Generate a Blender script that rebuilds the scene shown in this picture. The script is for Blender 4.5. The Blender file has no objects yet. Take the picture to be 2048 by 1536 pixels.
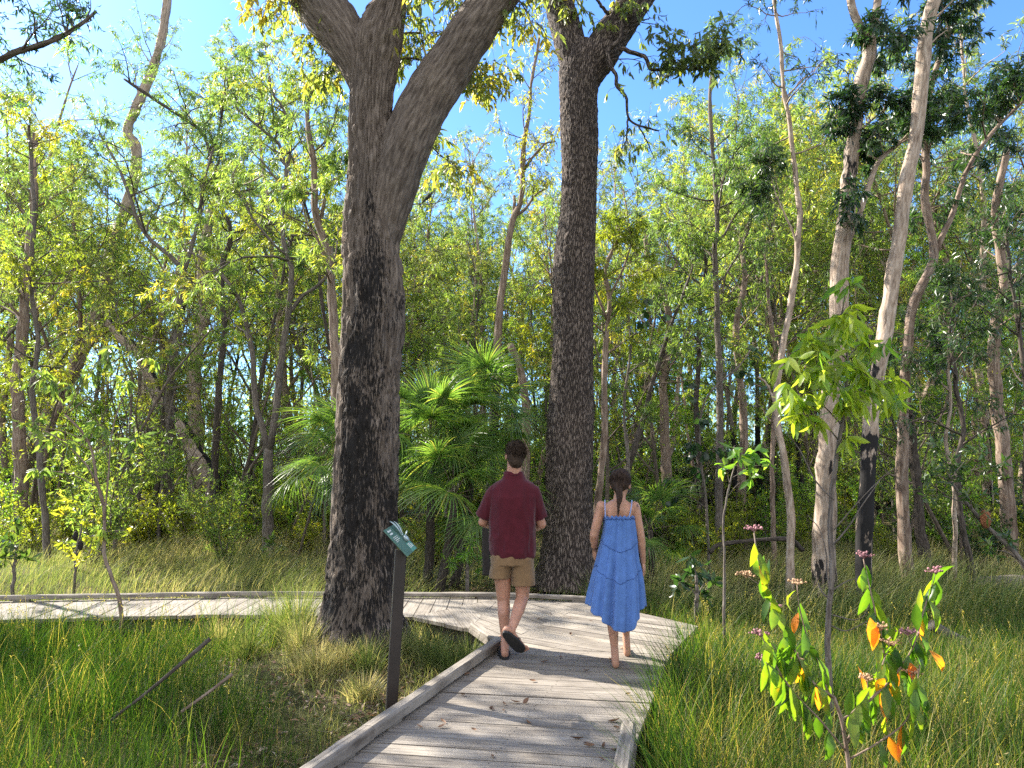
import bpy, math, random
import numpy as np
from mathutils import Vector, Matrix

rng = np.random.default_rng(11)
random.seed(5)
SC = bpy.context.scene
COL = SC.collection
FPX = 1450.0                       # focal length in photograph pixels (2048 wide)
PITCH = math.atan(167.0 / FPX)
CAMZ = 1.6

def ray(u, v):
    x = (u - 1024.0) / FPX
    y = (768.0 - v) / FPX
    c, s = math.cos(PITCH), math.sin(PITCH)
    return np.array([x, c - y * s, s + y * c])

def P(u, v, d):
    r = ray(u, v)
    t = d / r[1]
    return np.array([r[0] * t, d, CAMZ + r[2] * t])

def G(u, v, z=0.0):
    r = ray(u, v)
    t = (z - CAMZ) / r[2]
    return np.array([r[0] * t, r[1] * t, z])

def norm(a):
    a = np.asarray(a, float)
    return a / (np.linalg.norm(a, axis=-1, keepdims=True) + 1e-12)

def sstep(a, b, x):
    t = np.clip((x - a) / (b - a), 0, 1)
    return t * t * (3 - 2 * t)

def vnoise(p, seed=0):
    """value noise, p is N x 3, result 0..1"""
    p = np.asarray(p, float)
    i = np.floor(p).astype(np.int64)
    f = p - i
    f = f * f * (3 - 2 * f)
    def h(ix, iy, iz):
        n = (ix * 374761393 + iy * 668265263 + iz * 1274126177 + seed * 144665) & 0xffffffff
        n = ((n ^ (n >> 13)) * 1103515245 + 12345) & 0xffffffff
        n = ((n ^ (n >> 16)) * 668265263) & 0xffffffff
        return ((n ^ (n >> 15)) & 0xffff) / 65535.0
    x, y, z = i[:, 0], i[:, 1], i[:, 2]
    fx, fy, fz = f[:, 0], f[:, 1], f[:, 2]
    def lp(a, b, t): return a + (b - a) * t
    a = lp(lp(h(x, y, z), h(x + 1, y, z), fx), lp(h(x, y + 1, z), h(x + 1, y + 1, z), fx), fy)
    b = lp(lp(h(x, y, z + 1), h(x + 1, y, z + 1), fx), lp(h(x, y + 1, z + 1), h(x + 1, y + 1, z + 1), fx), fy)
    return lp(a, b, fz)

# ------------------------------------------------------------------ mesh builder
class MB:
    def __init__(self):
        self.v, self.t, self.c, self.ch = [], [], [], []
        self.q, self.qm, self.tr, self.tm = [], [], [], []
        self.ng = []
        self.n = 0
    def add(self, v, quads=None, tris=None, mat=0, tint=0.5, tc=None, char=0.0):
        v = np.asarray(v, float).reshape(-1, 3)
        k = len(v)
        self.v.append(v)
        self.t.append(np.broadcast_to(np.asarray(tint, float), (k,)))
        self.ch.append(np.broadcast_to(np.asarray(char, float), (k,)))
        self.c.append(v if tc is None else np.asarray(tc, float).reshape(-1, 3))
        if quads is not None and len(quads):
            q = np.asarray(quads, np.int64) + self.n
            self.q.append(q); self.qm.append(np.full(len(q), mat, np.int32))
        if tris is not None and len(tris):
            q = np.asarray(tris, np.int64) + self.n
            self.tr.append(q); self.tm.append(np.full(len(q), mat, np.int32))
        self.n += k
    def mesh(self, name, mats, loc=(0, 0, 0), smooth=True):
        me = bpy.data.meshes.new(name)
        v = np.concatenate(self.v) - np.asarray(loc, float)
        q = np.concatenate(self.q) if self.q else np.zeros((0, 4), np.int64)
        t = np.concatenate(self.tr) if self.tr else np.zeros((0, 3), np.int64)
        mi = np.concatenate(self.qm + self.tm)
        me.vertices.add(len(v)); me.vertices.foreach_set('co', v.astype(np.float32).ravel())
        nl = q.size + t.size
        me.loops.add(nl)
        me.loops.foreach_set('vertex_index', np.concatenate([q.ravel(), t.ravel()]).astype(np.int32))
        me.polygons.add(len(q) + len(t))
        ls = np.concatenate([np.arange(len(q)) * 4, q.size + np.arange(len(t)) * 3]).astype(np.int32)
        me.polygons.foreach_set('loop_start', ls)
        for m in mats: me.materials.append(m)
        me.polygons.foreach_set('material_index', mi)
        me.polygons.foreach_set('use_smooth', np.full(len(q) + len(t), bool(smooth)))
        me.update(calc_edges=True)
        a = me.attributes.new('tint', 'FLOAT', 'POINT'); a.data.foreach_set('value', np.concatenate(self.t).astype(np.float32))
        a = me.attributes.new('char', 'FLOAT', 'POINT'); a.data.foreach_set('value', np.concatenate(self.ch).astype(np.float32))
        a = me.attributes.new('tc', 'FLOAT_VECTOR', 'POINT'); a.data.foreach_set('vector', np.concatenate(self.c).astype(np.float32).ravel())
        return me
    def build(self, name, mats, parent=None, loc=None, smooth=True, label=None):
        if not isinstance(mats, (list, tuple)): mats = [mats]
        off = np.array(parent.location) if (parent is not None and loc is None) else np.asarray(loc if loc is not None else (0, 0, 0), float)
        o = bpy.data.objects.new(name, self.mesh(name, mats, off, smooth))
        COL.objects.link(o)
        if parent is not None: o.parent = parent
        else: o.location = off
        if label: o['label'] = label
        return o

def thing(name, label, cat, loc=(0, 0, 0), group=None):
    o = bpy.data.objects.new(name, None)
    o.empty_display_size = 0.1
    COL.objects.link(o)
    o.location = [float(a) for a in loc]
    tag(o, label, cat, group)
    return o

def tag(o, label, cat, group=None):
    o['label'] = label; o['category'] = cat
    if group: o['group'] = group
    return o

def setting(o, kind='structure', label=None, cat=None):
    o['kind'] = kind
    if label: o['label'] = label
    if cat: o['category'] = cat
    return o

def dup(root, loc, rz=0.0, scale=1.0, label=None, group=None, tilt=(0, 0)):
    r = root.copy(); COL.objects.link(r)
    r.location = [float(a) for a in loc]; r.rotation_euler = (tilt[0], tilt[1], rz)
    r.scale = (scale, scale, scale) if np.isscalar(scale) else scale
    if label: r['label'] = label
    if group: r['group'] = group
    for ch in list(root.children):
        c = ch.copy(); COL.objects.link(c); c.parent = r
        for g in list(ch.children):
            d = g.copy(); COL.objects.link(d); d.parent = c
    return r

# ------------------------------------------------------------------ shapes
def frames(pts):
    pts = np.asarray(pts, float)
    tg = norm(np.gradient(pts, axis=0))
    ref = np.array([0, 1.0, 0]) if abs(tg[0][1]) < 0.9 else np.array([1.0, 0, 0])
    A = np.zeros_like(pts); B = np.zeros_like(pts)
    a = ref
    for i in range(len(pts)):
        a = a - tg[i] * np.dot(a, tg[i]); a = a / (np.linalg.norm(a) + 1e-9)
        A[i] = a; B[i] = np.cross(tg[i], a)
    return tg, A, B

def tube(mb, pts, rad, sides=6, mat=0, tint=0.5, cap=True, rmod=None, char=None, flat=1.0):
    pts = np.asarray(pts, float); n = len(pts)
    rad = np.broadcast_to(np.asarray(rad, float), (n,))
    tg, A, B = frames(pts)
    th = np.arange(sides) * 2 * math.pi / sides
    s = np.concatenate([[0], np.cumsum(np.linalg.norm(np.diff(pts, axis=0), axis=1))])
    R = np.repeat(rad[:, None], sides, 1)
    rm = float(np.max(rad))
    tc = np.stack([np.broadcast_to(np.cos(th) * rm, (n, sides)), np.broadcast_to(np.sin(th) * rm, (n, sides)), np.repeat(s[:, None], sides, 1)], -1)
    if rmod is not None: R = R + rmod(tc.reshape(-1, 3), np.repeat(s, sides), np.tile(th, n)).reshape(n, sides)
    v = pts[:, None] + A[:, None] * (np.cos(th)[None, :, None] * R[..., None]) + B[:, None] * (np.sin(th)[None, :, None] * R[..., None] * flat)
    i = np.arange(n - 1)[:, None] * sides; j = np.arange(sides)[None]; j2 = (j + 1) % sides
    q = np.stack([i + j, i + j2, i + sides + j2, i + sides + j], -1).reshape(-1, 4)
    tris = None
    vv = v.reshape(-1, 3); tcc = tc.reshape(-1, 3)
    ch = 0.0
    if char is not None: ch = char(vv, np.repeat(s, sides), np.tile(th, n))
    if cap:
        vv = np.concatenate([vv, pts[:1], pts[-1:]]); tcc = np.concatenate([tcc, [[0, 0, 0]], [[0, 0, s[-1]]]])
        jj = np.arange(sides); k = (jj + 1) % sides; e = (n - 1) * sides
        tris = np.concatenate([np.stack([np.full(sides, n * sides), k, jj], 1), np.stack([np.full(sides, n * sides + 1), e + jj, e + k], 1)])
        if char is not None: ch = np.concatenate([ch, [0, 0]])
    if not np.isscalar(tint): tint = np.repeat(tint, sides)
    mb.add(vv, q, tris, mat, tint, tcc, ch)

def catmull(pts, n):
    """smooth a polyline (rows of any width) to n points, even by index length"""
    pts = np.asarray(pts, float)
    if len(pts) < 3:
        t = np.linspace(0, 1, n)[:, None]
        return pts[0] * (1 - t) + pts[-1] * t
    d = np.concatenate([[0], np.cumsum(np.linalg.norm(np.diff(pts[:, :3], axis=0), axis=1))])
    u = np.linspace(0, d[-1], n)
    ext = np.vstack([2 * pts[0] - pts[1], pts, 2 * pts[-1] - pts[-2]])
    k = np.clip(np.searchsorted(d, u, side='right') - 1, 0, len(pts) - 2)
    t = ((u - d[k]) / (d[k + 1] - d[k] + 1e-9))[:, None]
    p0, p1, p2, p3 = ext[k], ext[k + 1], ext[k + 2], ext[k + 3]
    return 0.5 * (2 * p1 + (p2 - p0) * t + (2 * p0 - 5 * p1 + 4 * p2 - p3) * t ** 2 + (3 * p1 - p0 - 3 * p2 + p3) * t ** 3)

def box(mb, c, half, rot=None, mat=0, tint=0.5):
    s = np.array([[x, y, z] for z in (-1, 1) for y in (-1, 1) for x in (-1, 1)], float) * np.asarray(half)
    tc = s.copy()
    if rot is not None: s = s @ np.asarray(rot).T
    q = [[0, 2, 3, 1], [4, 5, 7, 6], [0, 1, 5, 4], [2, 6, 7, 3], [0, 4, 6, 2], [1, 3, 7, 5]]
    # separate corners per face so that shading stays flat
    v = np.concatenate([s[f] for f in q]) + np.asarray(c, float)
    tcc = np.concatenate([tc[f] for f in q])
    mb.add(v, np.arange(24).reshape(6, 4), None, mat, tint, tcc)

def rotz(a):
    c, s = math.cos(a), math.sin(a)
    return np.array([[c, -s, 0], [s, c, 0], [0, 0, 1.0]])

def leaves(mb, base, dirv, side, L, W, mat=0, tint=0.5, seg=1, bend=0.15, fold=0.0):
    """many leaves at once. seg 1: one bent diamond; seg 2: six-point curved blade; seg 3: ten-point folded leaf"""
    base = np.asarray(base, float); n = len(base)
    if n == 0: return
    dirv = norm(dirv); side = norm(side - dirv * np.sum(side * dirv, 1, keepdims=True))
    up = np.cross(dirv, side)
    L = np.broadcast_to(L, (n,))[:, None]; W = np.broadcast_to(W, (n,))[:, None] * 0.5
    bend = np.broadcast_to(bend, (n,))[:, None]
    if seg == 1:
        mid = base + dirv * L * 0.48 + up * L * bend
        v = np.stack([base, mid + side * W, base + dirv * L, mid - side * W], 1)
        q = np.arange(n)[:, None] * 4 + np.array([[0, 1, 2, 3]])
        mb.add(v.reshape(-1, 3), q, None, mat, np.repeat(np.broadcast_to(tint, (n,)), 4))
    elif seg == 2:
        m1 = base + dirv * L * 0.3 + up * L * bend * 0.8 + side * L * 0.04
        m2 = base + dirv * L * 0.68 + up * L * bend + side * L * 0.05
        v = np.stack([base, m1 + side * W, m1 - side * W, m2 + side * W * 0.8, m2 - side * W * 0.8, base + dirv * L], 1)
        i = np.arange(n)[:, None] * 6
        q = (i + np.array([[1, 3, 4, 2]]))
        t = np.concatenate([i + np.array([[0, 1, 2]]), i + np.array([[3, 5, 4]])])
        mb.add(v.reshape(-1, 3), q, t, mat, np.repeat(np.broadcast_to(tint, (n,)), 6))
    else:
        ts = np.array([0.12, 0.38, 0.66, 0.86]); ws = np.array([0.45, 1.0, 0.86, 0.42])
        vs = [base]
        for t_, w_ in zip(ts, ws):
            c = base + dirv * L * t_ + up * L * bend * (4 * t_ * (1 - t_)) * 0.8
            vs += [c + side * W * w_ + up * W * w_ * fold, c, c - side * W * w_ + up * W * w_ * fold]
        vs.append(base + dirv * L)
        v = np.stack(vs, 1); k = v.shape[1]
        i = np.arange(n)[:, None] * k
        qs = []
        for a in range(3):
            o = 1 + a * 3
            qs += [i + np.array([[o, o + 3, o + 4, o + 1]]), i + np.array([[o + 1, o + 4, o + 5, o + 2]])]
        t = [i + np.array([[0, 1, 2]]), i + np.array([[0, 2, 3]]), i + np.array([[10, 13, 11]]), i + np.array([[11, 13, 12]])]
        rib = np.zeros(k); rib[[2, 5, 8, 11]] = 0.11
        tv = (np.broadcast_to(tint, (n,))[:, None] + np.where(np.broadcast_to(tint, (n,))[:, None] < 0.66, rib[None], 0) + rng.normal(0, 0.035, (n, k)) * (np.broadcast_to(tint, (n,))[:, None] < 0.72)).ravel()
        mb.add(v.reshape(-1, 3), np.concatenate(qs), np.concatenate(t), mat, np.clip(tv, 0, 1))

def blades(mb, base, H, W, lean, tint=0.5, mat=0, face=None):
    """grass: tapered strips of three segments; lean is N x 2, metres the tip moves"""
    n = len(base)
    if n == 0: return
    H = np.broadcast_to(H, (n,)); W = np.broadcast_to(W, (n,))
    a = rng.uniform(0, math.pi, n) if face is None else face
    sd = np.stack([np.cos(a), np.sin(a), np.zeros(n)], 1)
    vs = []
    for t, w in ((0, 1.0), (0.4, 0.9), (0.75, 0.6)):
        c = base + np.stack([lean[:, 0] * t ** 2, lean[:, 1] * t ** 2, H * t * (1 - 0.12 * t)], 1)
        vs += [c + sd * (W * w * 0.5)[:, None], c - sd * (W * w * 0.5)[:, None]]
    vs.append(base + np.stack([lean[:, 0], lean[:, 1], H * 0.9], 1))
    v = np.stack(vs, 1)
    i = np.arange(n)[:, None] * 7
    q = np.concatenate([i + np.array([[0, 1, 3, 2]]), i + np.array([[2, 3, 5, 4]])])
    t = i + np.array([[4, 5, 6]])
    mb.add(v.reshape(-1, 3), q, t, mat, np.repeat(np.broadcast_to(tint, (n,)), 7))

# ------------------------------------------------------------------ materials
def newmat(name):
    m = bpy.data.materials.new(name); m.use_nodes = True
    nt = m.node_tree; nt.nodes.clear()
    out = nt.nodes.new('ShaderNodeOutputMaterial')
    return m, nt, out

def N(nt, typ, **kw):
    n = nt.nodes.new(typ)
    for k, val in kw.items():
        if k.startswith('i_'):
            key = k[2:]
            key = int(key) if key.isdigit() else key.replace('_', ' ')
            n.inputs[key].default_value = val
        else: setattr(n, k, val)
    return n

def ramp(nt, stops, interp='LINEAR'):
    r = nt.nodes.new('ShaderNodeValToRGB')
    cr = r.color_ramp; cr.interpolation = interp
    while len(cr.elements) < len(stops): cr.elements.new(0.5)
    for e, (p, c) in zip(cr.elements, stops):
        e.position = p; e.color = (c[0], c[1], c[2], 1)
    return r

def mixc(nt, a, b, fac, mode='MIX'):
    m = nt.nodes.new('ShaderNodeMix'); m.data_type = 'RGBA'; m.blend_type = mode
    for s, val in ((m.inputs[0], fac), (m.inputs[6], a), (m.inputs[7], b)):
        if hasattr(val, 'default_value') or hasattr(val, 'is_output'): nt.links.new(val, s)
        elif isinstance(val, (tuple, list)): s.default_value = (val[0], val[1], val[2], 1)
        else: s.default_value = val
    return m.outputs[2]

def attr(nt, name):
    return N(nt, 'ShaderNodeAttribute', attribute_name=name)

def mat_leaf(name, stops, trans=(2.6, 2.5, 1.2), tfac=0.56, rough=0.42, spec=0.5, blotch=0.0):
    m, nt, out = newmat(name)
    a = attr(nt, 'tint')
    r = ramp(nt, stops); fac = a.outputs['Fac']
    if blotch:
        pc = attr(nt, 'tc'); nz = N(nt, 'ShaderNodeTexNoise', i_Scale=38.0, i_Detail=5.0, i_Roughness=0.7); nt.links.new(pc.outputs['Vector'], nz.inputs['Vector'])
        mm = N(nt, 'ShaderNodeMath', operation='MULTIPLY_ADD', i_1=blotch, i_2=-blotch * 0.5); nt.links.new(nz.outputs['Fac'], mm.inputs[0])
        ad = N(nt, 'ShaderNodeMath', operation='ADD'); nt.links.new(mm.outputs[0], ad.inputs[0]); nt.links.new(fac, ad.inputs[1]); fac = ad.outputs[0]
    nt.links.new(fac, r.inputs[0])
    b = N(nt, 'ShaderNodeBsdfPrincipled', i_Roughness=rough)
    b.inputs['Specular IOR Level'].default_value = spec
    nt.links.new(r.outputs[0], b.inputs['Base Color'])
    t = N(nt, 'ShaderNodeBsdfTranslucent')
    nt.links.new(mixc(nt, r.outputs[0], trans, 1.0, 'MULTIPLY'), t.inputs[0])
    mx = N(nt, 'ShaderNodeMixShader', i_0=tfac)
    nt.links.new(b.outputs[0], mx.inputs[1]); nt.links.new(t.outputs[0], mx.inputs[2])
    nt.links.new(mx.outputs[0], out.inputs[0])
    return m

def mat_bark(name, c1, c2, c3, scale=(14, 14, 3), bump=0.6, dist=0.02, charred=None, voro=False, rough=0.9, fleck=None):
    """noise stretched along the limb; c1 deep, c2 body, c3 high; charred: colour shown where the char attribute says"""
    m, nt, out = newmat(name)
    a = attr(nt, 'tc')
    mp = N(nt, 'ShaderNodeMapping'); mp.inputs['Scale'].default_value = scale
    nt.links.new(a.outputs['Vector'], mp.inputs[0])
    n1 = N(nt, 'ShaderNodeTexNoise', i_Scale=1.0, i_Detail=6.0, i_Roughness=0.65)
    nt.links.new(mp.outputs[0], n1.inputs['Vector'])
    hgt = n1.outputs['Fac']
    if voro:
        vn = N(nt, 'ShaderNodeTexVoronoi', feature='DISTANCE_TO_EDGE', i_Scale=1.7)
        wp = N(nt, 'ShaderNodeVectorMath', operation='ADD')
        nt.links.new(mp.outputs[0], wp.inputs[0]); nt.links.new(n1.outputs['Color'], wp.inputs[1])
        nt.links.new(wp.outputs[0], vn.inputs['Vector'])
        cl = N(nt, 'ShaderNodeMapRange', i_1=0.0, i_2=0.22); nt.links.new(vn.outputs['Distance'], cl.inputs[0])
        mu = N(nt, 'ShaderNodeMath', operation='MULTIPLY'); nt.links.new(cl.outputs[0], mu.inputs[0]); nt.links.new(n1.outputs['Fac'], mu.inputs[1])
        ad = N(nt, 'ShaderNodeMath', operation='ADD', i_1=0.12); nt.links.new(mu.outputs[0], ad.inputs[0])
        hgt = ad.outputs[0]
    r = ramp(nt, [(0.3, c1), (0.5, c2), (0.72, c3)]); nt.links.new(hgt, r.inputs[0])
    n2 = N(nt, 'ShaderNodeTexNoise', i_Scale=0.9, i_Detail=3.0)
    nt.links.new(a.outputs['Vector'], n2.inputs['Vector'])
    r2 = ramp(nt, [(0.35, (0.72, 0.70, 0.68)), (0.65, (1.15, 1.1, 1.05))]); nt.links.new(n2.outputs['Fac'], r2.inputs[0])
    colr = mixc(nt, r.outputs[0], r2.outputs[0], 0.8, 'MULTIPLY')
    if charred is not None:
        ca = attr(nt, 'char')
        mp3 = N(nt, 'ShaderNodeMapping'); mp3.inputs['Scale'].default_value = fleck or (26, 26, 7)
        nt.links.new(a.outputs['Vector'], mp3.inputs[0])
        n3 = N(nt, 'ShaderNodeTexNoise', i_Scale=1.0, i_Detail=4.0, i_Roughness=0.6)
        nt.links.new(mp3.outputs[0], n3.inputs['Vector'])
        sb = N(nt, 'ShaderNodeMath', operation='ADD'); nt.links.new(ca.outputs['Fac'], sb.inputs[0]); nt.links.new(n3.outputs['Fac'], sb.inputs[1])
        mr = N(nt, 'ShaderNodeMapRange', i_1=1.07, i_2=1.15); nt.links.new(sb.outputs[0], mr.inputs[0])
        colr = mixc(nt, colr, charred, mr.outputs[0])
    b = N(nt, 'ShaderNodeBsdfPrincipled', i_Roughness=rough)
    b.inputs['Specular IOR Level'].default_value = 0.25
    nt.links.new(colr, b.inputs['Base Color'])
    bp = N(nt, 'ShaderNodeBump', i_Strength=bump, i_Distance=dist)
    nt.links.new(hgt, bp.inputs['Height']); nt.links.new(bp.outputs[0], b.inputs['Normal'])
    nt.links.new(b.outputs[0], out.inputs[0])
    return m

def mat_plain(name, col, rough=0.7, spec=0.4, noise=0.15, nscale=30, metal=0.0, bump=0.0, usetint=False, bdist=0.003):
    m, nt, out = newmat(name)
    b = N(nt, 'ShaderNodeBsdfPrincipled', i_Roughness=rough, i_Metallic=metal)
    b.inputs['Specular IOR Level'].default_value = spec
    a = attr(nt, 'tc')
    n1 = N(nt, 'ShaderNodeTexNoise', i_Scale=float(nscale), i_Detail=4.0)
    nt.links.new(a.outputs['Vector'], n1.inputs['Vector'])
    lo = 1 - noise; hi = 1 + noise
    r = ramp(nt, [(0.3, (lo, lo, lo)), (0.7, (hi, hi, hi))]); nt.links.new(n1.outputs['Fac'], r.inputs[0])
    c = mixc(nt, col, r.outputs[0], 1.0, 'MULTIPLY')
    if usetint:
        ta = attr(nt, 'tint')
        r3 = ramp(nt, [(0, (0.55, 0.55, 0.55)), (1, (1.4, 1.4, 1.4))]); nt.links.new(ta.outputs['Fac'], r3.inputs[0])
        c = mixc(nt, c, r3.outputs[0], 1.0, 'MULTIPLY')
    nt.links.new(c, b.inputs['Base Color'])
    if bump:
        bp = N(nt, 'ShaderNodeBump', i_Strength=bump, i_Distance=bdist)
        nt.links.new(n1.outputs['Fac'], bp.inputs['Height']); nt.links.new(bp.outputs[0], b.inputs['Normal'])
    nt.links.new(b.outputs[0], out.inputs[0])
    return m

# leaf tints run from dark blue-green through green to yellow and a little orange
M = {}
M['leaf_acacia'] = mat_leaf('leaf_acacia', [(0, (0.04, 0.075, 0.03)), (0.45, (0.085, 0.135, 0.036)), (0.8, (0.135, 0.175, 0.038)), (1, (0.24, 0.21, 0.04))], trans=(3.8, 3.6, 1.7))
M['leaf_gum'] = mat_leaf('leaf_gum', [(0, (0.045, 0.068, 0.032)), (0.5, (0.095, 0.13, 0.04)), (0.85, (0.15, 0.17, 0.04)), (1, (0.22, 0.19, 0.04))], trans=(3.6, 3.3, 1.5))
M['leaf_dark'] = mat_leaf('leaf_dark', [(0, (0.014, 0.034, 0.017)), (0.6, (0.035, 0.07, 0.022)), (1, (0.09, 0.12, 0.03))], trans=(2.6, 2.8, 1.1), tfac=0.42, rough=0.33, spec=0.6)
M['leaf_yellow'] = mat_leaf('leaf_yellow', [(0, (0.08, 0.12, 0.024)), (0.5, (0.155, 0.19, 0.03)), (0.85, (0.21, 0.21, 0.032)), (1, (0.27, 0.2, 0.03))], trans=(3.0, 2.9, 1.0))
M['leaf_bright'] = mat_leaf('leaf_bright', [(0, (0.045, 0.11, 0.028)), (0.5, (0.105, 0.19, 0.035)), (1, (0.21, 0.25, 0.04))], trans=(3.2, 3.1, 1.0), rough=0.38, blotch=0.35)
M['leaf_palm'] = mat_leaf('leaf_palm', [(0, (0.035, 0.08, 0.025)), (0.6, (0.085, 0.15, 0.035)), (1, (0.22, 0.21, 0.06))], trans=(2.8, 2.8, 1.2), tfac=0.46, rough=0.38, spec=0.5)
M['sedge'] = mat_leaf('sedge', [(0, (0.008, 0.026, 0.007)), (0.5, (0.028, 0.066, 0.012)), (0.8, (0.075, 0.115, 0.022)), (1, (0.26, 0.21, 0.10))], trans=(2.9, 2.8, 0.8), tfac=0.45, rough=0.5, spec=0.2)
M['drygrass'] = mat_leaf('drygrass', [(0, (0.04, 0.07, 0.022)), (0.4, (0.11, 0.15, 0.045)), (0.75, (0.24, 0.24, 0.10)), (1, (0.42, 0.36, 0.21))], trans=(2.0, 1.9, 1.1), tfac=0.45, rough=0.5, spec=0.2)
M['litter'] = mat_leaf('litter', [(0, (0.05, 0.028, 0.016)), (0.5, (0.14, 0.075, 0.038)), (0.8, (0.26, 0.15, 0.085)), (1, (0.42, 0.33, 0.25))], trans=(1.4, 1.1, 0.8), tfac=0.2, rough=0.6)
M['shrubleaf'] = mat_leaf('shrubleaf', [(0, (0.025, 0.065, 0.016)), (0.5, (0.075, 0.15, 0.018)), (0.8, (0.16, 0.2, 0.02)), (0.86, (0.5, 0.2, 0.02)), (1, (0.55, 0.14, 0.03))], trans=(2.7, 2.7, 0.7), tfac=0.55, rough=0.35, blotch=0.3)
M['twig'] = mat_bark('twig', (0.05, 0.04, 0.032), (0.12, 0.095, 0.075), (0.22, 0.19, 0.16), scale=(60, 60, 12), bump=0.3)
M['bark_burnt'] = mat_bark('bark_burnt', (0.038, 0.029, 0.023), (0.125, 0.102, 0.084), (0.235, 0.20, 0.168), scale=(30, 30, 6), bump=1.0, dist=0.03, charred=(0.014, 0.012, 0.011), fleck=(60, 60, 15))
M['bark_scaly'] = mat_bark('bark_scaly', (0.04, 0.031, 0.027), (0.125, 0.10, 0.086), (0.22, 0.182, 0.155), scale=(20, 20, 4.5), bump=1.0, dist=0.03, voro=True)
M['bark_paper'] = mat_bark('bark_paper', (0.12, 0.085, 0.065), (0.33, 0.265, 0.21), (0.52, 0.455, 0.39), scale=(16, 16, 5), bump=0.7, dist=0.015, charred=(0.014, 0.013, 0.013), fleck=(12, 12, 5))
M['bark_red'] = mat_bark('bark_red', (0.08, 0.05, 0.036), (0.215, 0.16, 0.125), (0.37, 0.31, 0.255), scale=(22, 22, 5), bump=0.6, charred=(0.012, 0.011, 0.011))
M['bark_grey'] = mat_bark('bark_grey', (0.05, 0.042, 0.037), (0.135, 0.115, 0.10), (0.26, 0.235, 0.21), scale=(40, 40, 9), bump=0.6, charred=(0.012, 0.011, 0.011))
M['bark_dark'] = mat_bark('bark_dark', (0.022, 0.018, 0.016), (0.065, 0.053, 0.045), (0.15, 0.13, 0.11), scale=(40, 40, 9), bump=0.6)
# ------------------------------------------------------------------ ground height
TREE1 = np.array([-1.52, 7.32]); 
def gz(x, y):
    x = np.asarray(x, float); y = np.asarray(y, float)
    p = np.stack([x * 0.6, y * 0.6, np.zeros_like(x)], -1).reshape(-1, 3)
    n = vnoise(p, 3).reshape(x.shape) - 0.5
    z = -0.30 + 0.10 * n
    d = np.hypot(x - TREE1[0], (y - TREE1[1]) * 1.1)
    z = z + 0.20 * np.exp(-(d / 0.85) ** 2)
    far = sstep(10.0, 14.0, y)
    z = z + far * (0.06 + 0.25 * (vnoise(p * 0.35, 5).reshape(x.shape) - 0.5))
    return z
def gz1(x, y): return float(gz(np.array([x]), np.array([y]))[0])

# ------------------------------------------------------------------ trees
def bpath(p, d, length, n, wob, trop, r=rng):
    pts = [np.asarray(p, float)]
    d = norm(d); st = length / n
    rn = r.normal(0, wob, (n, 3))
    for i in range(n):
        d = d + rn[i]; d[2] += trop / n
        d = d / np.linalg.norm(d)
        pts.append(pts[-1] + d * st)
    return np.array(pts)

def at(pts, t):
    k = t * (len(pts) - 1); i = min(int(k), len(pts) - 2); f = k - i
    return pts[i] * (1 - f) + pts[i + 1] * f, pts[i + 1] - pts[i]

class LeafBag:
    def __init__(s): s.b, s.d, s.t = [], [], []
    def flush(s, mb, L, W, mat, seg, r, bend=0.12):
        if not s.b: return
        b = np.concatenate(s.b); d = np.concatenate(s.d); t = np.concatenate(s.t); n = len(b)
        side = r.normal(0, 1, (n, 3))
        sc = r.uniform(0.65, 1.25, n)
        leaves(mb, b, d, side, L * sc, W * sc * r.uniform(0.8, 1.2, n), mat, t, seg, bend * r.uniform(-1, 1.6, n))

def leaf_twig(bag, pts, k, droop, spread, tint, r):
    t = r.uniform(0.12, 1.0, k) * (len(pts) - 1)
    i = np.minimum(t.astype(int), len(pts) - 2); f = (t - i)[:, None]
    base = pts[i] * (1 - f) + pts[i + 1] * f
    tw = norm(pts[i + 1] - pts[i])
    d = tw * 0.45 + r.normal(0, spread, (k, 3)); d[:, 2] -= droop
    bag.b.append(base); bag.d.append(d); bag.t.append(np.clip(tint + r.normal(0, 0.14, k), 0, 1))

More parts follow.
